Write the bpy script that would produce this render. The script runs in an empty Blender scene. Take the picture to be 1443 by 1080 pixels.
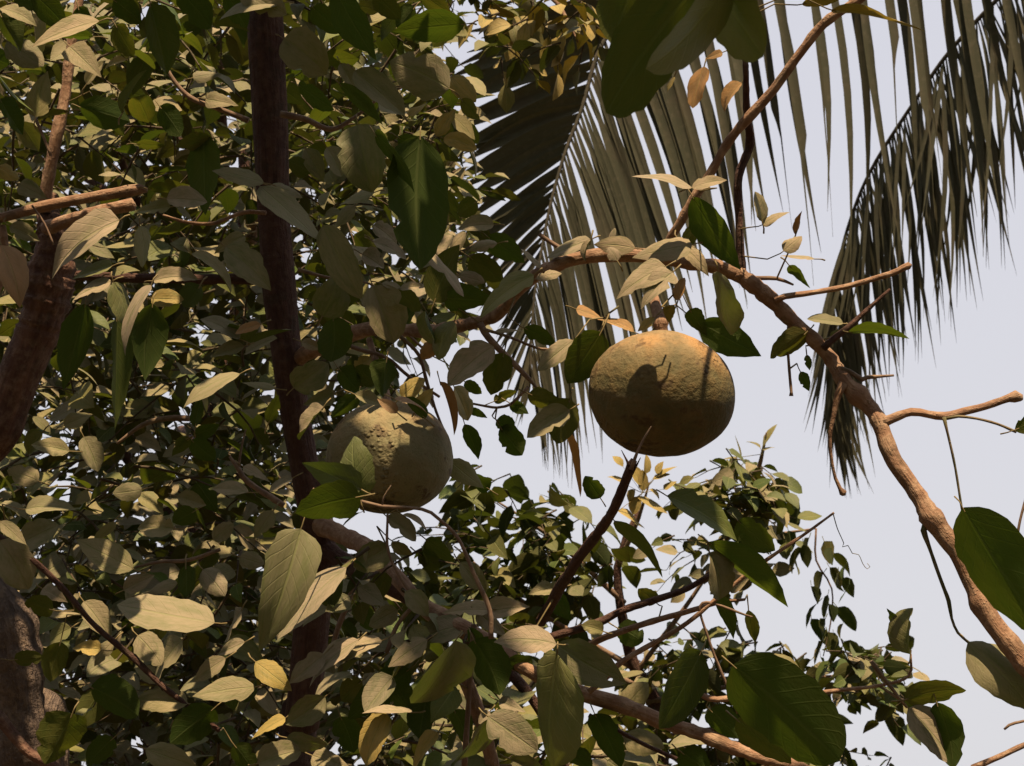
import bpy, math, random
import numpy as np
from mathutils import Vector, noise

random.seed(11); np.random.seed(11)
SC = bpy.context.scene
COL = SC.collection

# ------------------------------------------------------------------ camera
FPX = 1982.0                      # focal length in photo pixels (photo is 1443 x 1080)
PITCH = math.radians(20.0)
CAM = np.array([0.0, 0.0, 1.6])
cam_d = bpy.data.cameras.new('camera')
cam_d.sensor_fit = 'HORIZONTAL'; cam_d.sensor_width = 36.0
cam_d.lens = FPX / 1443.0 * 36.0
cam_d.clip_start = 0.05; cam_d.clip_end = 2000.0
cam_d.dof.use_dof = True; cam_d.dof.focus_distance = 1.38; cam_d.dof.aperture_fstop = 29.0
cam_o = bpy.data.objects.new('camera', cam_d); COL.objects.link(cam_o)
cam_o.location = CAM; cam_o.rotation_euler = (math.pi / 2 + PITCH, 0, 0)
SC.camera = cam_o

# ------------------------------------------------------------------ sky and sun
SUN_EL, SUN_AZ = math.radians(59.0), math.radians(9.0)      # azimuth: from behind the camera, a little to the right
SUN = np.array([math.sin(SUN_AZ) * math.cos(SUN_EL), -math.cos(SUN_AZ) * math.cos(SUN_EL), math.sin(SUN_EL)])
world = bpy.data.worlds.new('World'); SC.world = world; world.use_nodes = True
wn, wl = world.node_tree.nodes, world.node_tree.links
wn.clear()
w_out = wn.new('ShaderNodeOutputWorld'); w_bg = wn.new('ShaderNodeBackground')
w_sky = wn.new('ShaderNodeTexSky'); w_sky.sky_type = 'NISHITA'; w_sky.sun_disc = False
w_sky.sun_elevation = SUN_EL; w_sky.sun_rotation = math.pi - SUN_AZ
w_sky.air_density = 1.2; w_sky.dust_density = 6.0; w_sky.ozone_density = 1.0
w_mix = wn.new('ShaderNodeMix'); w_mix.data_type = 'RGBA'
w_mix.inputs[0].default_value = 0.92                        # thick white haze over the blue
w_geo = wn.new('ShaderNodeTexCoord'); w_sep = wn.new('ShaderNodeSeparateXYZ'); w_mr = wn.new('ShaderNodeMapRange')
w_hz = wn.new('ShaderNodeMix'); w_hz.data_type = 'RGBA'
wl.new(w_geo.outputs['Generated'], w_sep.inputs[0]); wl.new(w_sep.outputs[2], w_mr.inputs[0])
w_mr.inputs[1].default_value = 0.0; w_mr.inputs[2].default_value = 0.9
w_hz.inputs[6].default_value = (6.56, 6.48, 6.72, 1)          # haze low over the ground
w_hz.inputs[7].default_value = (5.90, 5.95, 6.80, 1)          # thinner towards the zenith
wl.new(w_mr.outputs[0], w_hz.inputs[0]); wl.new(w_hz.outputs[2], w_mix.inputs[7])
wl.new(w_sky.outputs[0], w_mix.inputs[6]); wl.new(w_mix.outputs[2], w_bg.inputs[0])
w_bg.inputs[1].default_value = 0.0510
wl.new(w_bg.outputs[0], w_out.inputs[0])
sun_d = bpy.data.lights.new('sun', 'SUN'); sun_d.energy = 5.0; sun_d.angle = math.radians(0.6)
sun_d.color = (1.0, 0.745, 0.485)
sun_o = bpy.data.objects.new('sun', sun_d); COL.objects.link(sun_o)
sun_o.rotation_euler = Vector(-SUN).to_track_quat('-Z', 'Y').to_euler()
sun_o.location = (0, -4, 8)
SC.view_settings.view_transform = 'Standard'; SC.view_settings.look = 'None'
SC.view_settings.exposure = 1.2; SC.view_settings.gamma = 1.0
SC.render.engine = 'CYCLES'
SC.cycles.use_denoising = True
SC.cycles.max_bounces = 8; SC.cycles.transmission_bounces = 6; SC.cycles.diffuse_bounces = 4

FW = np.array([0, math.cos(PITCH), math.sin(PITCH)])
UP = np.array([0, -math.sin(PITCH), math.cos(PITCH)])
RT = np.array([1.0, 0, 0])
def at(px, py, d):
    """A point of the place: direction of photo pixel (px, py), d metres in front of the camera plane."""
    return CAM + d * (FW + (px - 721.5) / FPX * RT - (py - 540.0) / FPX * UP)
def proj(p):
    v = np.asarray(p) - CAM
    z = v @ FW
    return 721.5 + FPX * (v @ RT) / z, 540.0 - FPX * (v @ UP) / z, z
def nrm(v):
    return v / (np.linalg.norm(v) + 1e-12)
def U(a, b): return random.uniform(a, b)

# ------------------------------------------------------------------ node helpers
class NT:
    def __init__(s, name):
        s.m = bpy.data.materials.new(name); s.m.use_nodes = True
        s.t = s.m.node_tree; s.t.nodes.clear()
    def n(s, typ, **kw):
        nd = s.t.nodes.new(typ)
        for k, v in kw.items(): setattr(nd, k, v)
        return nd
    def put(s, sock, v):
        if isinstance(v, bpy.types.NodeSocket): s.t.links.new(v, sock)
        elif v is not None:
            if isinstance(v, (tuple, list)) and len(v) == 3 and sock.type == 'RGBA': v = (*v, 1)
            sock.default_value = v
    def mix(s, f, a, b, mode='MIX'):
        nd = s.n('ShaderNodeMix', data_type='RGBA', blend_type=mode)
        s.put(nd.inputs[0], f); s.put(nd.inputs[6], a); s.put(nd.inputs[7], b); return nd.outputs[2]
    def math(s, op, a, b=None, c=None, clamp=False):
        nd = s.n('ShaderNodeMath', operation=op, use_clamp=clamp)
        s.put(nd.inputs[0], a); s.put(nd.inputs[1], b)
        if c is not None: s.put(nd.inputs[2], c)
        return nd.outputs[0]
    def ramp(s, v, lo, hi, a=0.0, b=1.0):
        nd = s.n('ShaderNodeMapRange', interpolation_type='SMOOTHSTEP')
        s.put(nd.inputs[0], v); s.put(nd.inputs[1], lo); s.put(nd.inputs[2], hi); s.put(nd.inputs[3], a); s.put(nd.inputs[4], b)
        return nd.outputs[0]
    def noise(s, vec, scale, detail=3.0, rough=0.55):
        nd = s.n('ShaderNodeTexNoise'); s.put(nd.inputs['Vector'], vec)
        nd.inputs['Scale'].default_value = scale; nd.inputs['Detail'].default_value = detail; nd.inputs['Roughness'].default_value = rough
        return nd.outputs[0]
    def bump(s, h, strength, dist, normal=None):
        nd = s.n('ShaderNodeBump'); s.put(nd.inputs['Height'], h)
        nd.inputs['Strength'].default_value = strength; nd.inputs['Distance'].default_value = dist
        if normal is not None: s.put(nd.inputs['Normal'], normal)
        return nd.outputs[0]
    def pbsdf(s, col, rough, spec=0.3, normal=None):
        nd = s.n('ShaderNodeBsdfPrincipled'); s.put(nd.inputs['Base Color'], col); s.put(nd.inputs['Roughness'], rough)
        nd.inputs['Specular IOR Level'].default_value = spec
        if normal is not None: s.put(nd.inputs['Normal'], normal)
        return nd.outputs[0]
    def out(s, sh):
        o = s.n('ShaderNodeOutputMaterial'); s.t.links.new(sh, o.inputs[0]); return s.m

def leaf_material(name, greens, under, dustc, transl, trans_w):
    """Leaf with a dusty upper side and a clean paler-veined underside.
    luv: blade coordinates (across, along). tint: random, dust, yellowing, withering."""
    N = NT(name)
    uv = N.n('ShaderNodeAttribute', attribute_name='luv').outputs['Vector']
    ta = N.n('ShaderNodeAttribute', attribute_name='tint')
    sep = N.n('ShaderNodeSeparateColor'); N.put(sep.inputs[0], ta.outputs['Color'])
    rnd, dust, yel = sep.outputs[0], sep.outputs[1], sep.outputs[2]
    dead = ta.outputs['Alpha']
    sx = N.n('ShaderNodeSeparateXYZ'); N.put(sx.inputs[0], uv)
    au = N.math('ABSOLUTE', sx.outputs[0]); v = sx.outputs[1]
    off = N.n('ShaderNodeVectorMath', operation='ADD'); N.put(off.inputs[0], uv)
    cmb = N.n('ShaderNodeCombineXYZ'); N.put(cmb.inputs[2], N.math('MULTIPLY', rnd, 57.0)); N.put(off.inputs[1], cmb.outputs[0])
    q = off.outputs[0]
    n1, n2, n3 = N.noise(q, 2.2, 3), N.noise(q, 7.0, 4, 0.65), N.noise(q, 30.0, 2)
    # veins
    rib = N.ramp(au, 0.02, 0.075, 1.0, 0.0)
    ph = N.math('FRACT', N.math('SUBTRACT', N.math('MULTIPLY', v, 8.0), N.math('MULTIPLY', au, 2.0)))
    side = N.ramp(N.math('ABSOLUTE', N.math('SUBTRACT', ph, 0.5)), 0.0, 0.09, 1.0, 0.0)
    vein = N.math('MAXIMUM', rib, N.math('MULTIPLY', side, 0.42))
    geo = N.n('ShaderNodeNewGeometry')
    back = geo.outputs['Backfacing']
    g = N.mix(rnd, greens[0], greens[1])
    g = N.mix(N.ramp(n2, 0.35, 0.75), g, greens[2])
    yn = N.math('MULTIPLY', yel, N.ramp(n1, 0.25, 0.6, 0.45, 1.0))
    ycol = N.mix(N.ramp(n2, 0.4, 0.7), (0.30, 0.215, 0.045), (0.21, 0.175, 0.045))
    g = N.mix(yn, g, ycol)
    dcol = N.mix(N.ramp(n1, 0.3, 0.7), (0.23, 0.125, 0.055), (0.36, 0.17, 0.06))
    g = N.mix(dead, g, dcol)
    spots = N.math('MULTIPLY', N.ramp(n2, 0.66, 0.72), 0.75)
    g = N.mix(spots, g, (0.07, 0.045, 0.02))
    top = N.mix(N.math('MULTIPLY', vein, 0.7), g, N.mix(0.6, g, (0.20, 0.22, 0.08)))
    dm = N.math('MULTIPLY', dust, N.ramp(N.math('ADD', N.math('MULTIPLY', n1, 0.65), N.math('MULTIPLY', n2, 0.4)), 0.28, 0.62, 0.45, 1.0))
    dm = N.math('MULTIPLY', dm, N.ramp(vein, 0.0, 1.0, 1.0, 0.62), clamp=True)
    dc = N.mix(n2, dustc[0], dustc[1])
    dc = N.mix(N.math('MULTIPLY', yel, 0.45), dc, (0.42, 0.30, 0.07))
    topc = N.mix(dm, top, dc)
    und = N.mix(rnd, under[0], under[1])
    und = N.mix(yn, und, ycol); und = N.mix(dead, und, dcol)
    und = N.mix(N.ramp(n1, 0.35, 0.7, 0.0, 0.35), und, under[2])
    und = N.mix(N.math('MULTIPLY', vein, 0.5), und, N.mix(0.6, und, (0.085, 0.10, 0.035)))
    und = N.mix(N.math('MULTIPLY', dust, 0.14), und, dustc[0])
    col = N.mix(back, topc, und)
    h = N.math('ADD', N.math('MULTIPLY', vein, -0.6), N.math('ADD', N.math('MULTIPLY', n3, 0.25), N.math('MULTIPLY', n2, 0.7)))
    bm = N.bump(h, 0.6, 0.0013)
    rough = N.math('ADD', N.math('MULTIPLY', dm, 0.35), 0.5)
    rough = N.math('MAXIMUM', rough, N.math('MULTIPLY', back, 0.72))
    P = N.pbsdf(col, rough, 0.16, bm)
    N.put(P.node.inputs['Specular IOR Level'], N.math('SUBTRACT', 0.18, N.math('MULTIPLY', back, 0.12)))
    tr = N.n('ShaderNodeBsdfTranslucent')
    tc = N.mix(yn, N.mix(n1, transl[0], transl[1]), (0.45, 0.30, 0.03)); tc = N.mix(dead, tc, (0.30, 0.13, 0.03))
    N.put(tr.inputs[0], tc); N.put(tr.inputs[1], bm)
    mx = N.n('ShaderNodeMixShader')
    N.put(mx.inputs[0], N.math('MULTIPLY', N.math('SUBTRACT', 1.0, N.math('MULTIPLY', dust, 0.55)), trans_w))
    N.t.links.new(P, mx.inputs[1]); N.t.links.new(tr.outputs[0], mx.inputs[2])
    return N.out(mx.outputs[0])

M = {}
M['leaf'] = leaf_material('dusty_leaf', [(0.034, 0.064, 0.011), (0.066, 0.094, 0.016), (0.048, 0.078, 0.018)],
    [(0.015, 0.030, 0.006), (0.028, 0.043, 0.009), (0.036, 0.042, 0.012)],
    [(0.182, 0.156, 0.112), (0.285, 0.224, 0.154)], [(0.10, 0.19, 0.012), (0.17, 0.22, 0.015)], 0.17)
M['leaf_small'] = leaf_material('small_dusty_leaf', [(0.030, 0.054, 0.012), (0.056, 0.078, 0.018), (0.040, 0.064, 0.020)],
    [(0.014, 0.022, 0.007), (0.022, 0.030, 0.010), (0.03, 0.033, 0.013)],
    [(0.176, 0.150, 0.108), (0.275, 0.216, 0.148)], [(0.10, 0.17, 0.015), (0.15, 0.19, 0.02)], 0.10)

def bark_material(name, c1, c2, c3, dust, streak=18.0, bumpd=0.004):
    N = NT(name)
    co = N.n('ShaderNodeTexCoord').outputs['Object']
    luv = N.n('ShaderNodeAttribute', attribute_name='luv').outputs['Vector']     # around, along (metres)
    mp = N.n('ShaderNodeMapping'); N.put(mp.inputs['Vector'], luv); mp.inputs['Scale'].default_value = (1.0, 0.28, 1)
    nl = N.noise(mp.outputs[0], streak * 4, 5, 0.65); n1 = N.noise(co, 14, 4); n2 = N.noise(co, 90, 4, 0.65)
    vo = N.n('ShaderNodeTexVoronoi'); N.put(vo.inputs['Vector'], co); vo.inputs['Scale'].default_value = 210
    len_ = N.ramp(vo.outputs['Distance'], 0.10, 0.24, 1.0, 0.0)
    len_ = N.math('MULTIPLY', len_, N.ramp(n1, 0.45, 0.6))
    c = N.mix(N.ramp(nl, 0.35, 0.65), c1, c2)
    c = N.mix(N.ramp(n1, 0.45, 0.75), c, c3)
    c = N.mix(N.math('MULTIPLY', N.ramp(n2, 0.42, 0.7), dust), c, (0.36, 0.265, 0.175))
    c = N.mix(N.math('MULTIPLY', len_, dust * 0.7), c, (0.34, 0.25, 0.17))
    c = N.mix(N.math('MULTIPLY', N.ramp(N.noise(co, 34, 4, 0.7), 0.55, 0.66), 0.5), c, (c1[0] * .45 + .02, c1[1] * .5 + .02, c1[2] * .5 + .012))
    h = N.math('ADD', N.math('MULTIPLY', nl, 1.0), N.math('ADD', N.math('MULTIPLY', n2, 0.6), N.math('MULTIPLY', len_, 0.3)))
    return N.out(N.pbsdf(c, 0.85, 0.2, N.bump(h, 0.9, bumpd)))
M['bark'] = bark_material('branch_bark', (0.15, 0.088, 0.052), (0.23, 0.135, 0.082), (0.18, 0.104, 0.066), 0.5, 18, 0.005)
M['bark_dark'] = bark_material('trunk_bark', (0.042, 0.021, 0.016), (0.076, 0.039, 0.028), (0.060, 0.030, 0.022), 0.08, 18, 0.010)
M['bark_red'] = bark_material('reddish_peeling_bark', (0.055, 0.027, 0.019), (0.125, 0.066, 0.044), (0.085, 0.043, 0.03), 0.22, 10, 0.008)
M['bark_grey'] = bark_material('grey_bark', (0.07, 0.052, 0.042), (0.14, 0.108, 0.088), (0.10, 0.075, 0.06), 0.3, 16, 0.022)
M['twig'] = bark_material('twig_bark', (0.11, 0.072, 0.05), (0.17, 0.11, 0.075), (0.10, 0.075, 0.045), 0.3, 20, 0.001)
M['twig_fine'] = bark_material('fine_twig_bark', (0.035, 0.028, 0.017), (0.06, 0.043, 0.027), (0.04, 0.036, 0.02), 0.12, 20, 0.0008)
M['stalk'] = bark_material('green_stalk', (0.07, 0.08, 0.03), (0.10, 0.09, 0.045), (0.12, 0.09, 0.05), 0.25, 20, 0.0008)

def palm_material():
    N = NT('coconut_leaflet')
    uv = N.n('ShaderNodeAttribute', attribute_name='luv').outputs['Vector']
    ta = N.n('ShaderNodeAttribute', attribute_name='tint')
    sep = N.n('ShaderNodeSeparateColor'); N.put(sep.inputs[0], ta.outputs['Color'])
    rnd = sep.outputs[0]
    co = N.n('ShaderNodeTexCoord').outputs['Object']
    sx = N.n('ShaderNodeSeparateXYZ'); N.put(sx.inputs[0], uv)
    mp = N.n('ShaderNodeMapping'); N.put(mp.inputs['Vector'], uv); mp.inputs['Scale'].default_value = (7, 1.2, 1)
    st = N.noise(mp.outputs[0], 4.0, 3); n1 = N.noise(co, 6, 4); n2 = N.noise(co, 45, 3)
    c = N.mix(rnd, (0.038, 0.041, 0.022), (0.064, 0.063, 0.037))
    c = N.mix(N.ramp(st, 0.4, 0.7), c, (0.048, 0.048, 0.028))
    c = N.mix(N.ramp(n1, 0.48, 0.7), c, (0.062, 0.054, 0.033))
    c = N.mix(N.math('MULTIPLY', N.ramp(n2, 0.5, 0.7), 0.5), c, (0.082, 0.074, 0.048))
    c = N.mix(N.ramp(N.math('ABSOLUTE', sx.outputs[0]), 0.03, 0.12, 0.6, 0.0), c, (0.055, 0.05, 0.028))
    P = N.pbsdf(c, 0.65, 0.15, N.bump(st, 0.4, 0.002))
    tr = N.n('ShaderNodeBsdfTranslucent'); N.put(tr.inputs[0], (0.14, 0.12, 0.03))
    mx = N.n('ShaderNodeMixShader'); mx.inputs[0].default_value = 0.02
    N.t.links.new(P, mx.inputs[1]); N.t.links.new(tr.outputs[0], mx.inputs[2])
    return N.out(mx.outputs[0])
M['palm'] = palm_material()
M['rachis'] = bark_material('frond_midrib', (0.022, 0.021, 0.013), (0.034, 0.031, 0.019), (0.03, 0.026, 0.017), 0.08, 12, 0.002)

def fruit_material(name, g1, g2, warm, dust_amt):
    N = NT(name)
    co = N.n('ShaderNodeTexCoord').outputs['Object']
    n1, n2, n3 = N.noise(co, 19, 4), N.noise(co, 60, 5, 0.65), N.noise(co, 300, 3, 0.6)
    npat = N.noise(co, 21, 3, 0.6)
    nb = N.noise(co, 28, 5, 0.7)
    geo = N.n('ShaderNodeSeparateXYZ'); N.put(geo.inputs[0], co)
    zz = geo.outputs[2]
    c = N.mix(N.ramp(n1, 0.35, 0.65), g1, g2)
    c = N.mix(N.math('MULTIPLY', N.ramp(n2, 0.35, 0.7), 0.55), c, warm)
    c = N.mix(N.math('MULTIPLY', N.ramp(npat, 0.50, 0.62), 0.45), c, warm)
    # dust that has settled on the upper half, patchy
    dm = N.math('MULTIPLY', N.ramp(zz, -0.005, 0.04), N.ramp(n1, 0.25, 0.6, 0.45, 1.0))
    dm = N.math('MULTIPLY', dm, N.ramp(n2, 0.2, 0.55, 0.5, 1.0))
    c = N.mix(N.math('MULTIPLY', dm, dust_amt), c, N.mix(N.ramp(npat, 0.42, 0.6), (0.28, 0.196, 0.104), (0.36, 0.205, 0.084)))
    c = N.mix(N.math('MULTIPLY', N.ramp(nb, 0.53, 0.64), 0.8), c, (0.045, 0.027, 0.014))
    c = N.mix(N.math('MULTIPLY', N.ramp(n3, 0.55, 0.72), 0.45), c, (0.06, 0.043, 0.019))
    vo = N.n('ShaderNodeTexVoronoi'); N.put(vo.inputs['Vector'], co); vo.inputs['Scale'].default_value = 190
    wm = N.ramp(N.noise(co, 15, 2), 0.54, 0.66)
    wart = N.math('MULTIPLY', N.ramp(vo.outputs['Distance'], 0.1, 0.55, 1.0, 0.0), wm)
    h = N.math('ADD', N.math('MULTIPLY', wart, 0.75), N.math('ADD', N.math('MULTIPLY', n2, 0.8), N.math('MULTIPLY', n3, 0.22)))
    return N.out(N.pbsdf(c, 0.78, 0.22, N.bump(h, 1.0, 0.0040)))
M['fruit_a'] = fruit_material('brown_green_rind', (0.066, 0.060, 0.025), (0.105, 0.090, 0.036), (0.135, 0.088, 0.032), 0.72)
M['fruit_b'] = fruit_material('olive_rind', (0.118, 0.118, 0.060), (0.162, 0.154, 0.078), (0.165, 0.138, 0.074), 0.5)

def ground_material():
    N = NT('dry_earth')
    co = N.n('ShaderNodeTexCoord').outputs['Object']
    c = N.mix(N.ramp(N.noise(co, 0.8, 5), 0.35, 0.65), (0.060, 0.045, 0.028), (0.085, 0.062, 0.038))
    c = N.mix(N.ramp(N.noise(co, 9, 5), 0.5, 0.7), c, (0.030, 0.040, 0.016))
    return N.out(N.pbsdf(c, 0.95, 0.1, N.bump(N.noise(co, 25, 6), 0.8, 0.03)))
M['ground'] = ground_material()

# ------------------------------------------------------------------ mesh helpers
def mesh_object(name, verts, faces, mat, parent=None, luv=None, tint=None, smooth=True):
    me = bpy.data.meshes.new(name)
    me.from_pydata([tuple(map(float, v)) for v in verts] if not isinstance(verts, np.ndarray) else verts.tolist(), [], faces)
    if luv is not None:
        a = me.attributes.new('luv', 'FLOAT_VECTOR', 'POINT'); a.data.foreach_set('vector', np.asarray(luv, dtype=np.float32).ravel())
    if tint is not None:
        a = me.attributes.new('tint', 'FLOAT_COLOR', 'POINT'); a.data.foreach_set('color', np.asarray(tint, dtype=np.float32).ravel())
    if smooth: me.polygons.foreach_set('use_smooth', [True] * len(me.polygons))
    me.materials.append(mat)
    me.update()
    o = bpy.data.objects.new(name, me); COL.objects.link(o)
    if parent is not None: o.parent = parent; o.matrix_parent_inverse = parent.matrix_basis.inverted()
    return o
def thing(name, loc, label, cat, group=None):
    o = bpy.data.objects.new(name, None); COL.objects.link(o)
    o.location = loc; o.empty_display_size = 0.1
    o['label'] = label; o['category'] = cat
    if group: o['group'] = group
    return o

def smooth_path(pts, rad, step):
    """Catmull-Rom through the points, resampled about every step metres."""
    P = [np.asarray(p, float) for p in pts]
    P = [2 * P[0] - P[1]] + P + [2 * P[-1] - P[-2]]
    R = [rad[0]] + list(rad) + [rad[-1]]
    op, orr = [], []
    for i in range(1, len(P) - 2):
        n = max(1, int(np.linalg.norm(P[i + 1] - P[i]) / step))
        for k in range(n):
            t = k / n
            a, b, c, d = P[i - 1], P[i], P[i + 1], P[i + 2]
            op.append(0.5 * (2 * b + (c - a) * t + (2 * a - 5 * b + 4 * c - d) * t * t + (3 * b - a - 3 * c + d) * t ** 3))
            orr.append(R[i] * (1 - t) + R[i + 1] * t)
    op.append(P[-2]); orr.append(R[-2])
    return np.array(op), np.array(orr)

def tube_geo(path, rad, nseg=8, rough=0.08, freq=1.0, seed=0.0, knots=None, tip=True):
    n = len(path)
    T = np.gradient(path, axis=0); T /= np.linalg.norm(T, axis=1)[:, None] + 1e-12
    ref = np.array([0.13, 0.31, 0.94]); x = nrm(np.cross(T[0], ref)); 
    V, F, L = [], [], []
    s = 0.0
    for i in range(n):
        x = nrm(x - T[i] * (x @ T[i])); y = np.cross(T[i], x)
        if i: s += np.linalg.norm(path[i] - path[i - 1])
        r0 = rad[i]
        bulge = 1.0
        if knots:
            for (ks, kw, ka) in knots: bulge += ka * math.exp(-((s - ks) / kw) ** 2)
        for k in range(nseg):
            a = 2 * math.pi * k / nseg
            dvec = x * math.cos(a) + y * math.sin(a)
            p = path[i] + dvec * r0
            w = noise.noise(Vector((p * (freq / max(r0 * 6, 0.004))).tolist()) + Vector((seed, 0, 0)))
            V.append(path[i] + dvec * r0 * bulge * (1 + rough * w))
            L.append((math.cos(a) * r0 * 2, s, math.sin(a) * r0 * 2))
        if i:
            b0, b1 = (i - 1) * nseg, i * nseg
            for k in range(nseg):
                k2 = (k + 1) % nseg
                F.append((b0 + k, b0 + k2, b1 + k2, b1 + k))
    F.append(tuple(range(nseg))[::-1]); F.append(tuple(range((n - 1) * nseg, n * nseg)))
    return V, F, L
BRANCH_PTS = []            # (array of points, tree) for hooking petioles
def limb(name, tree, pts, mat, nseg=8, step=0.015, rough=0.1, d=None, knots=None, wig=0.0, hook=True, label=None, rings=()):
    """pts: (px, py, width_px, depth) tuples, or (point3d, radius)."""
    P, R = [], []
    for q in pts:
        if len(q) == 2: P.append(np.asarray(q[0], float)); R.append(q[1])
        else:
            dd = q[3] if len(q) > 3 else d
            P.append(at(q[0], q[1], dd)); R.append(q[2] * 0.5 * dd / FPX)
    path, rad = smooth_path(P, R, step)
    if wig:
        for i in range(len(path)):
            path[i] = path[i] + wig * np.array(noise.noise_vector(Vector((path[i] * 22).tolist())))
    if hook: BRANCH_PTS.append((path, tree))
    if rings:
        cum = np.concatenate([[0], np.cumsum(np.linalg.norm(np.diff(path, axis=0), axis=1))]); knots = list(knots or [])
        for (rx, ry, rd, rwid, ramp) in rings:
            k = int(np.linalg.norm(path - at(rx, ry, rd), axis=1).argmin()); knots.append((cum[k], rwid, ramp))
    V, F, L = tube_geo(path, rad, nseg, rough, seed=len(P) + P[0][0] * 7, knots=knots)
    o = mesh_object(name, np.array(V), F, mat, tree, luv=L)
    if label: o['label'] = label
    return o

# leaf outlines: half width at each station along the blade
PROF = {'ovate': [(0, .02), (.04, .30), (.11, .62), (.24, .93), (.36, 1.0), (.52, .93), (.66, .76), (.78, .53), (.87, .31), (.94, .14), (.98, .05), (1, .0)],
        'round': [(0, .04), (.035, .38), (.10, .72), (.23, .96), (.40, 1.0), (.58, .95), (.73, .80), (.84, .59), (.92, .34), (.97, .14), (1, .0)],
        'lance': [(0, .02), (.06, .24), (.16, .56), (.30, .88), (.45, 1.0), (.60, .92), (.74, .68), (.86, .38), (.94, .16), (.98, .06), (1, .0)],
        'blunt': [(0, .06), (.03, .40), (.10, .74), (.24, .97), (.42, 1.0), (.62, .97), (.78, .85), (.88, .67), (.94, .48), (.975, .30), (.99, .18), (1, .0)],
        'heart': [(0, .06), (.02, .48), (.07, .80), (.16, .98), (.28, 1.0), (.44, .90), (.60, .72), (.74, .50), (.85, .29), (.93, .13), (.98, .05), (1, .0)]}
for k in PROF: PROF[k] = np.array(PROF[k])
_LG = {}
def _leaf_grid(nl, na):
    if (nl, na) not in _LG:
        t = np.array([i / nl - 0.055 * math.sin(2 * math.pi * i / nl) for i in range(nl + 1)])      # closer stations at both ends
        u = np.linspace(-1, 1, na + 1); w = na + 1
        F = [(i * w + j, i * w + j + 1, (i + 1) * w + j + 1, (i + 1) * w + j) for i in range(nl - 1) for j in range(na)]
        F += [((nl - 1) * w + j, (nl - 1) * w + j + 1, nl * w) for j in range(na)]
        UV = [(float(uu), float(tt), 0.0) for tt in t[:-1] for uu in u] + [(0.0, 1.0, 0.0)]
        _LG[(nl, na)] = (t, u, F, UV)
    return _LG[(nl, na)]
def leaf_geo(base, axis, normal, L, W, nl=10, na=4, bend=0.3, fold=0.15, wave=0.05, twist=0.0, shape='ovate', seed=0.0, side_bend=0.0, cup=0.0, bites=()):
    """Returns verts, faces, luv for one blade; the front side of the faces is the leaf's upper side."""
    axis = nrm(axis); normal = nrm(normal - axis * (normal @ axis)); side = np.cross(axis, normal)
    t, u, F, UV = _leaf_grid(nl, na)
    unit = lambda m: m / np.linalg.norm(m, axis=1)[:, None]
    ang = bend * t ** 1.4; ca, sa = np.cos(ang)[:, None], np.sin(ang)[:, None]
    dv = unit(ca * axis - sa * normal + (side_bend * t)[:, None] * side)
    p = np.asarray(base, float) + np.cumsum(dv * (np.diff(t, prepend=0.0) * L)[:, None], axis=0)
    nn = ca * normal + sa * axis
    sd = unit(np.cos(twist * t)[:, None] * side + np.sin(twist * t)[:, None] * nn); n2 = unit(np.cross(sd, dv))
    pr = PROF[shape]; hw = 0.5 * W * np.interp(t, pr[:, 0], pr[:, 1])
    T, UU, H = t[:-1, None], u[None, :], hw[:-1, None]; au = np.abs(UU)
    lift = au * fold * H + wave * W * au * np.sin(5.3 * T + seed * 9 + np.where(UU > 0, 2.0, 0.0)) * np.sin(np.pi * np.minimum(1, T * 1.15)) - cup * H * UU * UU
    jag = 1 + 0.04 * np.sin(31 * T + seed * 21 + UU) + 0.03 * np.sin(67 * T + seed * 51 - 2 * UU)
    for (bt, bs, bw, bd) in bites: jag = jag * np.where(UU * bs > 0, 1 - bd * np.exp(-((T - bt) / bw) ** 2), 1.0)
    V = p[:-1, None, :] + sd[:-1, None, :] * (UU * H * jag)[..., None] + n2[:-1, None, :] * lift[..., None]
    return list(V.reshape(-1, 3)) + [p[-1]], list(F), list(UV)
def thin_tube(pts, r0, r1, nseg=4):
    pts = np.array(pts); n = len(pts); V, F, L = [], [], []
    T = np.gradient(pts, axis=0)
    x = nrm(np.cross(nrm(T[0]), np.array([0.3, 0.2, 0.9])))
    for i in range(n):
        t = nrm(T[i]); x = nrm(x - t * (x @ t)); y = np.cross(t, x)
        r = r0 + (r1 - r0) * i / (n - 1)
        for k in range(nseg):
            a = 2 * math.pi * k / nseg
            V.append(pts[i] + (x * math.cos(a) + y * math.sin(a)) * r); L.append((0.5, 0.06, 0.0))
        if i:
            for k in range(nseg):
                k2 = (k + 1) % nseg
                F.append(((i - 1) * nseg + k, (i - 1) * nseg + k2, i * nseg + k2, i * nseg + k))
    return V, F, L

# ------------------------------------------------------------------ ground
gv, gf = [], []
GN = 40
for j in range(GN + 1):
    for i in range(GN + 1):
        sx, sy = (i / GN * 2 - 1), (j / GN * 2 - 1)
        x, y = 400 * sx * abs(sx) ** 1.6, 400 * sy * abs(sy) ** 1.6
        gv.append((x, y, 0.05 * noise.noise(Vector((x * 0.4, y * 0.4, 0)))))
for j in range(GN):
    for i in range(GN):
        a = j * (GN + 1) + i; gf.append((a, a + 1, a + GN + 2, a + GN + 1))
g = mesh_object('ground', np.array(gv), gf, M['ground']); g['kind'] = 'structure'

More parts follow.
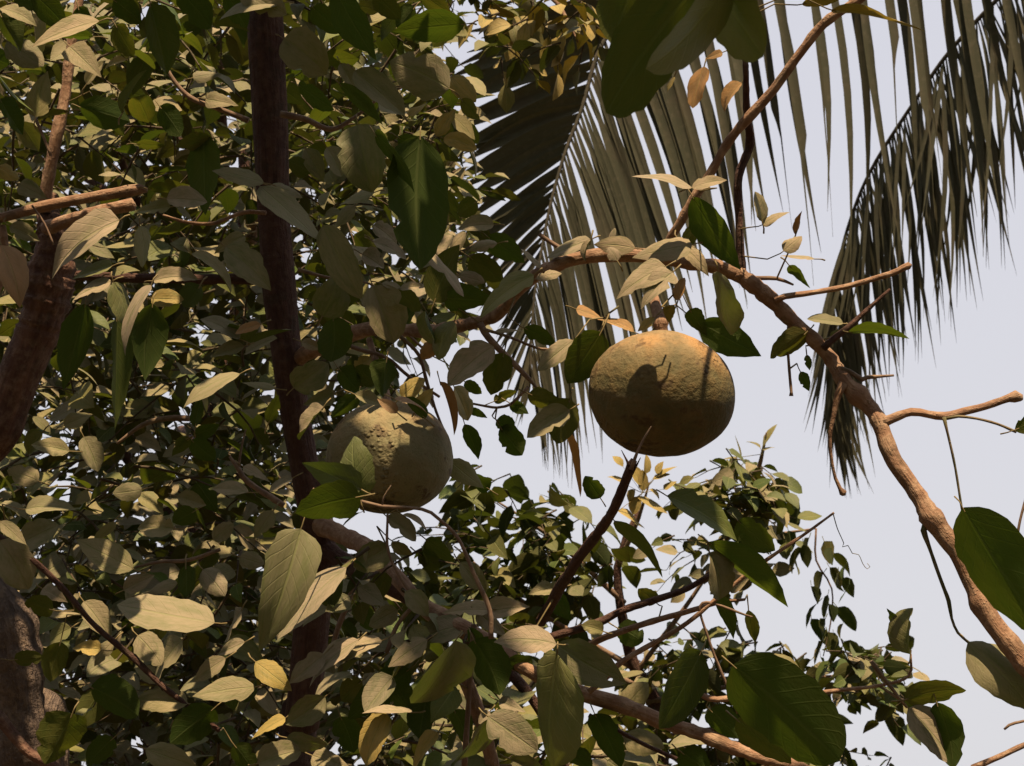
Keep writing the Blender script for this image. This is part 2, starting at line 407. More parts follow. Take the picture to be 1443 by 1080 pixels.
# ------------------------------------------------------------------ the trees (empties at their bases)
def foot(px, py, d):
    p = at(px, py, d); return np.array([p[0], p[1], 0.0])
FA = foot(415, 1120, 1.72); FA[1] += 0.1
TA = thing('fruit_tree', FA, 'slender fruit tree with dark trunk, bare lit branches and large dusty leaves', 'tree')
FB = foot(30, 1100, 1.6)
TB = thing('fruit_tree', FB, 'reddish peeling trunk with pruned limbs and leaves at the left edge', 'tree')
FC = foot(240, 1100, 3.9)
TC = thing('background_tree', FC, 'dense tree of small dusty leaves filling the back of the left half', 'tree')
FD = foot(900, 1400, 3.4)
TD = thing('background_tree', FD, 'small-leaved tree silhouetted against the sky below the two fruits', 'tree')
bpy.context.view_layer.update()

# ------------------------------------------------------------------ limbs of the main fruit tree
dT = 1.72
limb('trunk', TA, [(FA + np.array([0, 0, -0.05]), 0.040), (FA * 0.6 + at(415, 1120, dT) * 0.4, 0.032), (415, 1120, 54, dT), (425, 1020, 51, dT), (438, 887, 49, dT), (450, 760, 48, dT),
      (430, 660, 41, dT), (408, 527, 41, dT), (388, 345, 47, dT), (380, 170, 50, dT), (373, 30, 50, dT), (368, -120, 48, dT), (360, -420, 44, dT - .05), (400, -900, 36, dT - .2)],
     M['bark_dark'], 14, 0.02, 0.14)
lb = 1.36
limb('branch', TA, [(408, 514, 24, 1.735), (440, 494, 23, 1.69), (487, 473, 22, 1.63), (527, 463, 22, 1.57), (600, 467, 20, 1.50), (650, 458, 18, 1.46), (694, 448, 17, 1.43), (745, 394, 18, lb), (795, 370, 20, lb), (850, 356, 20, lb),
      (905, 360, 20, lb), (960, 368, 19, lb), (1005, 376, 20, lb), (1045, 390, 22, lb)], M['bark'], 12, 0.004, 0.32, wig=0.003)
limb('branch', TA, [(1038, 386, 22, lb), (1070, 409, 24, lb), (1117, 452, 21, lb), (1167, 501, 20, lb), (1190, 538, 23, lb - .01), (1227, 578, 22, 1.34), (1244, 608, 23, 1.33), (1261, 650, 22, 1.32), (1291, 695, 23, 1.31),
      (1313, 732, 26, 1.30), (1349, 779, 27, 1.29), (1370, 826, 27, 1.28), (1390, 865, 28, 1.27), (1428, 914, 28, 1.26), (1470, 975, 30, 1.25), (1560, 1120, 34, 1.25),
      (np.array([0.78, 1.38, 0.9]), 0.014), (np.array([0.62, 1.7, 0.3]), 0.018), (FA * 0.45 + np.array([0.2, 1.0, -0.03]), 0.022)],
     M['bark'], 14, 0.004, 0.26, wig=0.002, knots=[(0.168, 0.010, 0.35), (0.305, 0.008, 0.42), (0.395, 0.008, 0.16), (0.435, .007, .14), (0.10, 0.009, 0.2)])
limb('branch', TA, [(948, 366, 14, lb), (943, 340, 13, lb), (960, 311, 13, 1.35), (997, 249, 14, 1.34), (1024, 204, 13, 1.33), (1052, 170, 15, 1.32), (1091, 124, 14, 1.31), (1121, 84, 13, 1.30), (1161, 33, 14, 1.29), (1213, -2, 13, 1.28), (1290, -60, 12, 1.27), (1400, -160, 10, 1.25)],
     M['bark'], 8, 0.007, 0.22, wig=0.0015)
limb('branch', TA, [(1044, 388, 15, lb), (1043, 350, 12, lb), (1041, 295, 12, lb), (1041, 248, 12, lb), (1057, 203, 13, lb), (1052, 160, 10, lb - .02), (1051, 100, 9, lb - .05), (1047, 50, 8, 1.2), (1035, -60, 8, 1.0)], M['bark_dark'], 8, 0.006, 0.2)
# limb with the second fruit and the lower right
limb('branch', TA, [(446, 738, 28, 1.72), (505, 765, 25, 1.62), (545, 800, 24, 1.55), (592, 850, 24, 1.48), (640, 880, 25, 1.44), (700, 915, 24, 1.42), (760, 955, 23, 1.40), (820, 975, 23, 1.40), (872, 992, 23, 1.39), (925, 1012, 22, 1.38), (990, 1037, 20, 1.37), (1060, 1061, 18, 1.36), (1130, 1085, 16, 1.35), (1230, 1130, 12, 1.33)],
     M['bark'], 12, 0.005, 0.30, wig=0.003)
limb('branch', TA, [(452, 770, 30, 1.72), (510, 808, 26, 1.66), (570, 838, 24, 1.60), (622, 870, 20, 1.56), (700, 930, 16, 1.52), (760, 1000, 14, 1.5), (800, 1090, 12, 1.5)], M['bark_dark'], 8, 0.012, 0.16)
def tw(pts, d, mat='twig', rough=.18, step=.006, nseg=6, tree=None, name='twig', wig=0.0008, knots=None):
    return limb(name, tree or TA, [(a, b, c, (e[0] if e else d)) for (a, b, c, *e) in pts], M[mat], nseg, step, rough, wig=wig, knots=knots)
# snapped twig that points up at the hanging fruit, with its splinter
tw([(762, 876, 17, 1.40), (785, 835, 17, 1.34), (812, 792, 16, 1.28), (838, 757, 16, 1.24), (862, 722, 15, 1.2), (880, 682, 14, 1.18), (890, 655, 13, 1.17), (894, 648, 9, 1.17)], 1.2, 'bark_dark', name='branch', nseg=8)
tw([(889, 662, 7), (899, 636, 4), (909, 616, 3), (918, 601, 1.2)], 1.165, 'twig')
tw([(888, 664, 6), (884, 650, 4), (876, 634, 1)], 1.168, 'bark_dark'); tw([(890, 668, 6), (898, 655, 3), (903, 645, 1)], 1.167, 'bark_dark')
tw([(700, 915, 12), (742, 908, 12), (782, 896, 12), (843, 877, 11), (880, 859, 11), (960, 833, 9), (1000, 812, 7), (1040, 800, 4)], 1.42, 'bark_dark', name='branch')
tw([(762, 953, 11), (800, 930, 10), (840, 904, 10), (880, 888, 9), (960, 864, 8), (1010, 850, 6), (1050, 845, 4)], 1.43, 'bark', name='branch')
tw([(830, 975, 9), (858, 952, 8), (882, 929, 8), (960, 884, 7), (1012, 842, 6), (1060, 804, 6), (1115, 766, 5), (1175, 723, 3)], 1.38, 'bark')
tw([(1174, 724, 1.6), (1180, 745, 1.4), (1189, 766, 1.3), (1187, 771, 1.3), (1195, 769, 1.3), (1201, 780, 1.2), (1210, 782, 1.1), (1216, 795, 1.1), (1222, 802, 1), (1226, 799, 1), (1222, 794, .8)], 1.38, 'stalk', step=.003, nseg=5, name='tendril', wig=0)
# twigs on the bare right branch
tw([(1092, 424, 9), (1106, 418, 9), (1160, 410, 8), (1200, 402, 8), (1254, 387, 8), (1272, 379, 10), (1281, 375, 11), (1284, 376, 6)], 1.35, 'bark')
tw([(1060, 392, 7), (1094, 393, 6), (1118, 402, 3)], 1.38, 'twig')
tw([(1160, 492, 11), (1170, 482, 10), (1197, 460, 9), (1221, 437, 7), (1254, 408, 4)], 1.34, 'bark_dark')
tw([(1185, 520, 9), (1196, 523, 7), (1215, 535, 7), (1222, 532, 6), (1259, 529, 3)], 1.35, 'twig')
tw([(1238, 598, 16), (1250, 593, 14), (1284, 580, 12), (1308, 584, 11), (1331, 587, 12), (1358, 580, 11), (1388, 573, 11), (1420, 562, 12), (1430, 559, 17), (1437, 562, 13), (1439, 565, 5)], 1.33, 'bark', name='branch', nseg=8)
tw([(1330, 588, 6), (1334, 605, 4), (1345, 650, 3.6), (1353, 700, 3.4), (1357, 724, 3.6)], 1.32, 'stalk')
tw([(1334, 590, 5), (1350, 587, 4), (1376, 590, 4), (1405, 598, 4), (1432, 609, 4)], 1.32, 'stalk')
tw([(1188, 540, 16), (1181, 556, 12), (1174, 588, 7), (1169, 616, 6), (1171, 645, 5.5), (1177, 674, 5), (1184, 689, 7), (1188, 695, 11), (1189, 699, 5)], 1.345, 'bark')
tw([(1112, 455, 5), (1110, 480, 4), (1112, 520, 4), (1115, 552, 4), (1115, 558, 6)], 1.36, 'twig')
tw([(1302, 715, 12), (1303, 738, 8), (1301, 748, 9), (1313, 780, 5), (1328, 822, 5), (1337, 848, 6), (1341, 872, 4), (1350, 892, 4), (1366, 906, 4)], 1.30, 'stalk')
tw([(1370, 1083, 9), (1410, 1066, 8), (1450, 1048, 8), (1560, 1010, 10)], 1.35, 'bark')
tw([(1415, 1028, 3), (1422, 1022, 4), (1445, 1016, 4), (1500, 1010, 5)], 1.35, 'twig')
tw([(1432, 766, 4), (1437, 735, 4), (1446, 700, 4), (1460, 640, 5)], 1.3, 'twig')
tw([(676, 455, 11), (682, 468, 11), (697, 487, 11), (733, 522, 9), (748, 538, 6), (760, 552, 3)], 1.42, 'twig')
tw([(680, 463, 5), (720, 476, 4), (763, 492, 4), (800, 490, 3), (815, 485, 2)], 1.40, 'twig')
tw([(760, 330, 6), (779, 343, 7), (805, 358, 8), (825, 364, 8)], 1.37, 'twig')
tw([(920, 365, 9), (914, 388, 11), (918, 410, 14), (926, 440, 16)], 1.35, 'bark')
tw([(872, 432, 3), (852, 448, 3), (870, 450, 2)], 1.36, 'stalk')
tw([(395, 160, 10), (430, 168, 9), (467, 183, 8), (500, 165, 5), (540, 135, 4), (580, 118, 3)], 1.6, 'twig')
tw([(350, 170, 9), (307, 153, 8), (267, 137, 7), (240, 107, 6), (225, 70, 4)], 1.6, 'twig')
tw([(375, 300, 7), (343, 300, 6), (300, 315, 5), (262, 313, 5), (230, 303, 3)], 1.6, 'bark')
tw([(390, 393, 18), (300, 393, 15), (200, 392, 14), (100, 388, 14), (60, 385, 14)], 1.75, 'bark_dark', name='branch')
tw([(400, 713, 9), (350, 680, 8), (335, 660, 7), (323, 643, 4)], 1.6, 'twig'); tw([(335, 660, 4), (340, 628, 3), (346, 605, 2)], 1.6, 'twig')
tw([(440, 690, 5), (470, 705, 4), (511, 707, 4.5), (536, 713, 5), (594, 718, 5), (617, 731, 5), (645, 758, 5), (668, 810, 6), (690, 860, 7), (692, 900, 8)], 1.33, 'twig')
tw([(538, 716, 3), (541, 700, 2.5), (551, 684, 1.5)], 1.33, 'twig')
tw([(545, 725, 4), (548, 780, 4), (575, 830, 5), (590, 842, 6), (560, 880, 7), (545, 920, 8)], 1.40, 'twig')
tw([(505, 800, 8), (490, 850, 8), (475, 890, 8), (465, 930, 6)], 1.5, 'twig')
tw([(668, 880, 9), (664, 935, 8), (660, 985, 7), (655, 1080, 9)], 1.40, 'twig')
tw([(655, 955, 22), (672, 1000, 21), (690, 1060, 20), (700, 1110, 22)], 1.46, 'bark', name='branch')
tw([(470, 480, 6), (505, 492, 6), (545, 505, 5), (575, 530, 5), (620, 560, 4)], 1.55, 'twig')
tw([(560, 470, 6), (590, 500, 5), (602, 540, 5), (615, 580, 4), (628, 610, 3)], 1.5, 'twig')
tw([(720, 570, 4), (700, 575, 4), (660, 568, 3)], 1.5, 'twig'); tw([(720, 570, 4), (745, 545, 5)], 1.5, 'twig')
tw([(960, 960, 6), (1000, 985, 9), (1040, 983, 9), (1075, 983, 7)], 1.36, 'bark')
tw([(1060, 870, 3), (990, 850, 4), (1000, 905, 4), (1040, 1005, 5)], 1.38, 'twig', wig=0)
tw([(1120, 985, 6), (1153, 977, 6), (1195, 972, 5), (1237, 967, 5), (1280, 953, 4), (1283, 922, 3)], 1.38, 'bark')
tw([(1228, 932, 7), (1250, 962, 6), (1278, 997, 4)], 1.38, 'twig'); tw([(1240, 968, 4), (1268, 985, 4), (1276, 987, 3)], 1.38, 'twig')
tw([(830, 1008, 7), (870, 1030, 6), (920, 1055, 6), (990, 1085, 6)], 1.42, 'bark_dark')
tw([(605, 500, 4), (560, 455, 3), (545, 420, 3), (520, 400, 3), (480, 395, 4), (420, 380, 6)], 1.58, 'twig')
# stems that carry the crown above the picture
limb('branch', TA, [(360, -300, 40, 1.66), (np.array([-0.1, 0.75, 3.1]), 0.016), (np.array([0.15, 0.35, 3.35]), 0.010), (np.array([0.4, 0.1, 3.5]), 0.005)], M['bark_dark'], 8, 0.03, 0.12, hook=False)
limb('branch', TA, [(365, -500, 38, 1.62), (np.array([-0.55, 0.8, 3.2]), 0.014), (np.array([-0.85, 0.4, 3.4]), 0.008), (np.array([-1.0, 0.2, 3.45]), 0.004)], M['bark_dark'], 8, 0.03, 0.12, hook=False)
limb('branch', TA, [(370, -700, 38, 1.58), (np.array([0.1, 1.05, 3.1]), 0.012), (np.array([0.32, 0.62, 2.75]), 0.007), (np.array([0.22, 0.62, 2.45]), 0.005), (at(1030, -70, 0.8), 0.003)], M['bark_dark'], 8, 0.03, 0.12, hook=False)

# ------------------------------------------------------------------ limbs of the left tree
limb('trunk', TB, [(FB + np.array([0, 0, -0.05]), 0.045), (40, 1200, 80, 1.6), (34, 1060, 78, 1.6), (22, 960, 76, 1.6), (2, 870, 70, 1.6), (-50, 780, 64, 1.62), (-72, 720, 60, 1.62)],
     M['bark_grey'], 18, 0.006, 0.35, rings=[(24, 960, 1.6, .012, .1), (8, 890, 1.6, .01, .12), (30, 1030, 1.6, .014, .1), (16, 925, 1.6, .006, .1)])
limb('trunk', TB, [(-50, 780, 60, 1.62), (-74, 720, 58, 1.62), (-50, 660, 55, 1.61), (0, 605, 54, 1.6), (28, 530, 60, 1.6), (56, 460, 64, 1.6), (70, 395, 66, 1.6), (76, 340, 48, 1.6), (68, 300, 30, 1.62), (72, 275, 18, 1.63)],
     M['bark_red'], 18, 0.0035, 0.30, rings=[(52 + k * 2, 478 - k * 11, 1.6, 0.0032, 0.10 + 0.05 * (k % 3)) for k in range(9)], label='reddish upper trunk with wrinkled peeling bark')
limb('branch', TB, [(62, 300, 19, 1.6), (63, 280, 18, 1.6), (80, 190, 16, 1.6), (92, 133, 15, 1.61), (100, 67, 13, 1.62), (112, 0, 13, 1.63), (130, -120, 11, 1.65), (170, -300, 8, 1.6)], M['bark'], 9, 0.01, 0.14, knots=[(0.1, .01, .2), (.17, .008, .2)])
limb('branch', TB, [(-60, 322, 16, 1.5), (0, 308, 15, 1.5), (67, 290, 15, 1.5), (133, 278, 15, 1.5), (180, 270, 16, 1.5), (198, 267, 15, 1.5), (207, 268, 8, 1.5)], M['bark'], 9, 0.008, 0.22)
limb('branch', TB, [(66, 322, 22, 1.58), (100, 310, 18, 1.55), (133, 300, 17, 1.53), (175, 291, 18, 1.53), (188, 288, 18, 1.53), (190, 287, 10, 1.53)], M['bark'], 9, 0.008, 0.22)
limb('branch', TB, [(2, 318, 12, 1.5), (6, 345, 11, 1.5), (5, 380, 10, 1.5), (-10, 430, 9, 1.5)], M['bark'], 8, 0.01, 0.18)
tw([(-30, 735, 9), (0, 757, 9), (43, 787, 9), (87, 827, 8), (133, 880, 8), (187, 927, 9), (233, 970, 8), (310, 1030, 7)], 1.42, 'bark_dark', tree=TB)
tw([(-30, 985, 20), (0, 1013, 18), (33, 1053, 16), (60, 1072, 15), (120, 1100, 12)], 1.45, 'bark_red', tree=TB, name='branch', nseg=8)
tw([(310, 775, 5), (265, 790, 6), (225, 792, 5), (190, 800, 3)], 1.5, 'twig', tree=TB)
tw([(50, 168, 5), (60, 190, 4), (72, 220, 4)], 1.4, 'twig', tree=TB)
tw([(267, 590, 9), (233, 590, 8), (200, 600, 7), (165, 625, 4)], 1.9, 'twig', tree=TB)
tw([(45, 290, 3), (62, 315, 3), (75, 345, 3)], 1.48, 'twig', tree=TB)

# ------------------------------------------------------------------ the traced leaves
# base px, base py, tip px, tip py, apparent width px, side seen (T upper, B under), depth, (dust, yellow, dead), extra
LEAVES = [
# upper left
(140,30,47,62,18,'T',1.25,'l'),(0,12,54,35,16,'T',1.25,'d'),(45,-10,100,38,42,'B',1.3,'g'),(98,66,140,110,38,'T',1.35,'d'),(50,165,63,101,34,'T',1.35,'m'),(-4,106,47,158,13,'B',1.35,'g'),
(96,157,50,169,13,'B',1.35,'m'),(10,58,58,95,40,'T',1.45,'d'),(212,6,236,103,50,'B',1.4,'g'),(172,160,205,97,13,'B',1.4,'g'),(110,150,182,180,42,'B',1.55,'k'),(163,36,190,78,32,'B',1.5,'g'),
(372,258,299,244,25,'T',1.4,'d'),(367,263,441,343,42,'T',1.4,'d'),(400,55,465,100,58,'T',1.45,'d'),(397,5,308,28,15,'T',1.35,'d'),(192,203,233,205,13,'B',1.5,'g'),(300,195,248,206,26,'B',1.5,'g'),
(287,190,284,302,46,'B',1.52,'k'),(208,266,256,276,14,'B',1.45,'g'),(235,280,291,284,32,'T',1.43,'l'),(240,292,189,302,20,'T',1.46,'m'),(168,311,69,386,40,'T',1.35,'l'),(197,319,199,379,38,'T',1.4,'m'),
(345,333,302,358,20,'T',1.45,'d'),(380,262,427,276,15,'T',1.48,'d'),(430,209,456,256,27,'T',1.5,'d'),(272,110,312,101,18,'T',1.6,'d'),(460,208,482,248,26,'T',1.5,'d'),(-4,236,28,251,22,'T',1.45,'y'),
(27,260,66,281,26,'T',1.55,'d'),(14,318,56,338,26,'T',1.5,'d'),(122,119,146,84,15,'T',1.4,'d'),(132,52,74,52,15,'B',1.3,'k'),(178,84,147,99,10,'T',1.6,'y'),(318,348,388,402,48,'T',1.42,'d'),
(0,20,30,70,36,'B',1.3,'g'),(20,-10,60,15,30,'B',1.35,'g'),(160,0,200,30,34,'B',1.4,'k'),(250,-15,300,35,44,'B',1.45,'k'),(320,-10,345,40,34,'B',1.5,'k'),(340,-15,402,22,40,'T',1.33,'d'),
(110,10,125,60,24,'B',1.5,'k'),(0,140,30,190,34,'B',1.5,'k'),(290,140,335,150,26,'T',1.6,'d'),(225,150,255,190,30,'B',1.6,'k'),(140,150,175,190,30,'B',1.6,'m'),
# top centre
(1000,-40,842,137,112,'B',0.80,'g'),(1030,-40,912,95,112,'T',0.72,'h'),(985,-60,1078,70,80,'T',0.74,'h'),(905,-40,862,62,84,'B',0.88,'g'),(905,133,925,112,24,'T',1.1,'y'),(950,108,940,130,18,'T',1.1,'y'),
(655,34,556,45,46,'B',1.35,'k'),(633,125,553,82,60,'T',1.38,'d'),(500,100,564,168,42,'T',1.42,'d'),(470,-20,524,86,48,'B',1.35,'k'),(505,176,526,270,64,'T',1.36,'s'),(592,192,584,374,78,'B',1.33,'k'),
(528,188,584,272,20,'B',1.32,'k'),(478,118,537,178,22,'B',1.4,'k'),(636,108,669,144,26,'T',1.5,'y'),(650,140,674,172,22,'B',1.5,'m'),(614,192,643,156,23,'T',1.48,'y'),(625,195,673,209,22,'T',1.47,'y'),
(560,193,618,232,32,'B',1.5,'k'),(576,164,604,146,11,'T',1.45,'y'),(672,284,645,302,27,'B',1.5,'g'),(696,317,646,321,25,'T',1.46,'l'),(600,362,634,329,36,'T',1.42,'l'),(634,352,657,329,25,'T',1.44,'l'),
(701,343,659,353,15,'T',1.42,'l'),(686,333,737,372,36,'B',1.46,'k'),(526,317,559,343,25,'T',1.45,'l'),(527,341,572,366,17,'T',1.44,'l'),(528,271,478,287,18,'T',1.42,'d'),
(976,265,890,246,12,'T',1.28,'l'),(975,265,1023,252,18,'T',1.28,'l'),(1018,74,994,83,11,'T',1.5,'o'),(992,94,974,152,20,'T',1.5,'o'),(1045,117,1020,157,22,'T',1.5,'o'),(1130,6,1192,-6,14,'B',1.15,'y'),(1172,14,1300,46,18,'B',1.12,'y'),
(1074,312,1064,271,19,'T',1.34,'d'),(1074,317,1114,300,15,'T',1.34,'l'),(1121,331,1131,298,10,'B',1.34,'n'),(1104,354,1130,334,22,'T',1.34,'l'),(976,278,1034,384,46,'B',1.30,'k'),(964,348,982,313,20,'B',1.33,'g'),
(455,318,512,418,46,'T',1.40,'s'),(420,120,470,150,26,'B',1.55,'k'),(440,10,478,50,34,'B',1.5,'k'),(530,-10,560,30,30,'B',1.5,'m'),(590,-10,640,20,30,'B',1.6,'m'),(585,10,560,40,26,'B',1.6,'k'),
(480,90,500,130,22,'T',1.6,'d'),(560,300,600,320,26,'T',1.6,'d'),(615,270,650,300,24,'B',1.6,'g'),(500,290,470,320,22,'T',1.55,'d'),
# middle left
(2,346,38,432,46,'T',1.38,'n'),(157,397,102,426,20,'T',1.33,'l'),(160,398,182,463,44,'T',1.34,'m'),(213,402,172,500,15,'T',1.31,'l'),(217,396,279,393,21,'T',1.37,'l'),(213,421,258,426,28,'T',1.4,'y'),
(282,402,262,434,30,'B',1.42,'s'),(158,375,102,396,16,'T',1.35,'m'),(156,386,198,378,15,'T',1.34,'m'),(270,358,326,414,18,'T',1.36,'d'),(367,457,332,474,15,'T',1.5,'o'),(120,428,95,548,46,'B',1.38,'k'),
(165,448,158,602,42,'B',1.42,'k'),(215,428,200,534,52,'B',1.36,'k'),(338,478,278,452,26,'T',1.55,'d'),(344,488,298,507,21,'T',1.55,'d'),(338,527,256,570,22,'T',1.38,'d'),(388,548,339,542,14,'T',1.45,'d'),
(378,597,394,558,20,'B',1.4,'g'),(456,574,423,620,38,'T',1.36,'l'),(414,547,458,508,46,'T',1.45,'s'),(454,446,482,391,52,'T',1.43,'s'),(275,602,280,561,18,'B',1.5,'g'),(272,615,310,600,22,'B',1.5,'g'),(268,618,240,640,20,'B',1.5,'g'),(270,620,300,650,28,'B',1.52,'k'),
(343,658,379,682,16,'T',1.45,'l'),(350,694,297,692,15,'T',1.42,'l'),(412,674,379,692,14,'T',1.42,'l'),(98,636,42,632,26,'T',1.45,'d'),(54,678,13,660,29,'T',1.45,'d'),(118,616,142,662,32,'T',1.48,'d'),(36,718,108,718,30,'T',1.4,'d'),
(245,745,196,742,34,'T',1.42,'d'),(0,735,36,768,22,'T',1.36,'d'),(30,765,82,742,40,'T',1.45,'d'),(160,735,135,762,26,'T',1.5,'s'),(275,720,245,738,30,'B',1.5,'g'),(90,600,130,585,24,'T',1.55,'d'),(60,610,40,640,22,'T',1.6,'m'),
(470,448,470,509,44,'B',1.46,'k'),(525,403,552,483,54,'T',1.42,'d'),(510,358,541,377,28,'T',1.46,'l'),(526,338,571,365,13,'T',1.44,'l'),(538,400,566,408,10,'T',1.42,'l'),(563,408,603,402,14,'T',1.42,'l'),(425,482,451,492,15,'T',1.6,'l'),
(504,522,520,502,22,'T',1.55,'y'),(545,506,536,558,48,'B',1.42,'k'),(612,483,597,508,22,'T',1.48,'o'),(600,438,628,488,38,'T',1.44,'s'),(640,453,618,508,40,'T',1.43,'m'),(612,426,641,343,48,'B',1.40,'g'),(595,349,654,415,14,'T',1.36,'l'),
(648,388,682,401,19,'T',1.42,'l'),(662,363,707,397,36,'B',1.44,'m'),(625,420,699,424,44,'B',1.40,'k'),(752,388,677,454,38,'T',1.33,'m'),(756,393,791,385,15,'T',1.32,'l'),(695,488,631,542,44,'T',1.38,'l'),(710,498,694,556,40,'B',1.39,'g'),
(808,480,762,526,27,'T',1.32,'l'),(847,468,805,542,54,'B',1.34,'g'),(842,470,815,505,40,'B',1.36,'k'),(738,462,786,484,24,'B',1.37,'k'),(698,467,740,467,8,'T',1.38,'l'),(745,555,790,575,30,'B',1.4,'m'),(803,562,785,624,46,'B',1.38,'g'),(802,578,742,613,38,'T',1.35,'d'),
(705,602,734,642,34,'B',1.5,'k'),(700,592,724,607,24,'B',1.5,'k'),(655,538,678,555,18,'B',1.6,'k'),(696,566,728,553,17,'B',1.6,'m'),(718,568,744,584,18,'B',1.6,'k'),(661,578,687,588,11,'B',1.6,'k'),(655,598,672,648,24,'B',1.5,'k'),
(566,560,597,533,25,'T',1.40,'y'),(640,545,659,592,23,'T',1.44,'y'),(620,538,641,612,16,'B',1.43,'n'),(590,585,620,600,18,'B',1.5,'m'),(632,648,677,692,34,'T',1.52,'m'),(690,690,650,662,24,'B',1.55,'k'),
(800,608,816,698,15,'B',1.8,'n'),(550,400,590,440,30,'B',1.5,'m'),(580,430,560,470,26,'B',1.55,'k'),(530,540,500,520,26,'B',1.5,'m'),(478,520,505,550,30,'B',1.52,'k'),
# along the branch beside the hanging fruit
(938,376,866,418,40,'T',1.222,'l'),(948,384,898,432,36,'T',1.218,'l'),(975,345,893,366,28,'T',1.31,'l'),(895,350,838,343,26,'T',1.33,'l'),(832,340,825,368,20,'T',1.31,'l'),(832,338,772,366,22,'T',1.34,'l'),(762,378,736,350,10,'T',1.34,'l'),(862,342,866,322,10,'T',1.35,'l'),(870,368,858,348,18,'T',1.34,'l'),
(812,436,852,452,16,'T',1.40,'o'),(893,468,850,450,13,'T',1.38,'o'),(922,448,900,468,14,'T',1.30,'y'),(928,456,949,430,20,'B',1.32,'y'),(955,424,964,392,14,'T',1.36,'o'),(965,350,1000,388,22,'T',1.32,'l'),
(1012,383,1028,470,64,'T',1.27,'s'),(985,455,1070,502,48,'B',1.38,'g'),(972,436,994,474,26,'B',1.38,'g'),(1112,374,1139,407,15,'B',1.36,'k'),(1148,365,1100,362,7,'T',1.36,'l'),(1188,456,1138,452,14,'T',1.35,'d'),(1170,475,1196,462,12,'T',1.36,'s'),
(1195,468,1279,480,16,'B',1.33,'k'),(1137,468,1090,510,35,'B',1.36,'m'),(1128,524,1142,550,15,'B',1.38,'k'),(1137,500,1140,522,11,'B',1.38,'k'),(1430,606,1475,590,24,'B',1.3,'g'),
# leaves before the second fruit
(508,704,489,616,56,'T',1.13,'f'),(509,690,430,647,50,'T',1.14,'f'),(508,700,416,716,60,'B',1.12,'f'),(560,582,534,560,17,'T',1.33,'n'),(556,562,603,582,9,'T',1.33,'n'),(545,728,585,764,24,'T',1.42,'d'),(567,726,602,753,11,'T',1.4,'l'),(470,555,430,575,24,'T',1.46,'s'),(505,558,470,592,26,'B',1.36,'k'),(500,556,540,572,18,'T',1.34,'d'),(590,575,612,548,20,'T',1.36,'y'),(600,590,570,562,16,'B',1.35,'k'),
# lower left
(188,802,104,768,42,'T',1.38,'d'),(424,746,360,918,72,'T',1.30,'s'),(488,800,388,895,38,'T',1.33,'l'),(302,878,162,862,46,'T',1.36,'d'),(0,762,42,828,52,'T',1.40,'d'),(142,916,104,910,23,'T',1.4,'y'),(194,896,232,933,38,'T',1.42,'d'),(257,902,218,958,36,'T',1.42,'d'),
(118,848,158,900,36,'T',1.45,'d'),(318,928,272,957,25,'T',1.38,'l'),(360,968,273,984,36,'T',1.36,'d'),(360,933,409,977,35,'T',1.36,'y'),(457,922,412,968,32,'T',1.35,'l'),(505,902,434,964,28,'T',1.34,'l'),(458,982,404,1023,40,'T',1.38,'s'),(402,1012,356,1046,19,'T',1.4,'y'),
(102,1006,72,1078,62,'B',1.30,'g'),(205,1056,274,1086,36,'T',1.36,'d'),(364,1076,425,1058,40,'T',1.36,'d'),(128,968,192,1014,46,'B',1.42,'k'),(264,992,193,984,32,'T',1.42,'d'),(302,998,243,1048,48,'B',1.42,'k'),(174,832,218,812,25,'T',1.48,'l'),(250,822,209,834,19,'T',1.48,'l'),
(286,803,319,838,33,'T',1.44,'l'),(262,797,265,840,27,'B',1.42,'k'),(338,785,371,797,25,'T',1.46,'d'),(160,904,130,936,19,'T',1.44,'d'),(404,1040,461,1052,27,'T',1.38,'s'),(100,885,70,905,26,'T',1.5,'m'),(75,860,35,850,30,'B',1.45,'g'),(85,905,70,960,34,'B',1.45,'g'),
(340,860,318,905,24,'T',1.45,'l'),(345,905,308,925,16,'T',1.42,'l'),(225,960,190,940,24,'T',1.48,'d'),(160,1040,120,1075,34,'B',1.42,'k'),(330,1050,360,1085,30,'B',1.45,'k'),(230,850,185,840,22,'T',1.5,'l'),(60,830,95,850,22,'T',1.5,'l'),(300,760,330,740,24,'T',1.5,'d'),
(385,720,360,760,26,'T',1.5,'d'),(250,700,290,712,24,'T',1.55,'d'),(200,690,160,700,26,'T',1.55,'d'),(20,930,60,925,22,'B',1.5,'m'),(310,960,330,1000,26,'B',1.5,'k'),(440,1065,490,1085,30,'T',1.4,'d'),
# lower centre
(642,903,578,992,70,'T',1.30,'s'),(785,922,774,1074,88,'T',1.28,'m'),(784,908,880,968,60,'T',1.31,'s'),(784,908,697,898,38,'T',1.29,'l'),(668,902,706,978,50,'B',1.34,'k'),(688,860,624,866,23,'T',1.36,'l'),(688,862,747,858,32,'T',1.37,'l'),(672,862,712,898,28,'T',1.36,'l'),
(602,902,547,938,31,'T',1.35,'l'),(538,903,478,930,20,'T',1.36,'l'),(548,770,498,797,40,'T',1.40,'s'),(553,763,581,782,25,'T',1.45,'s'),(648,793,682,838,28,'T',1.44,'d'),(690,1012,630,1076,40,'T',1.32,'s'),(688,1010,755,1060,52,'T',1.32,'d'),(703,988,740,1006,20,'T',1.34,'l'),(690,1003,675,1020,16,'T',1.34,'l'),
(582,1004,512,1003,9,'T',1.34,'l'),(545,1006,508,1075,40,'T',1.34,'y'),(617,1033,582,1090,24,'T',1.33,'y'),(577,943,493,1012,46,'B',1.36,'k'),(602,982,588,1040,46,'B',1.36,'k'),(838,1006,872,1082,42,'B',1.38,'k'),(988,918,930,1024,82,'B',1.27,'g'),(790,828,744,836,22,'T',1.40,'d'),
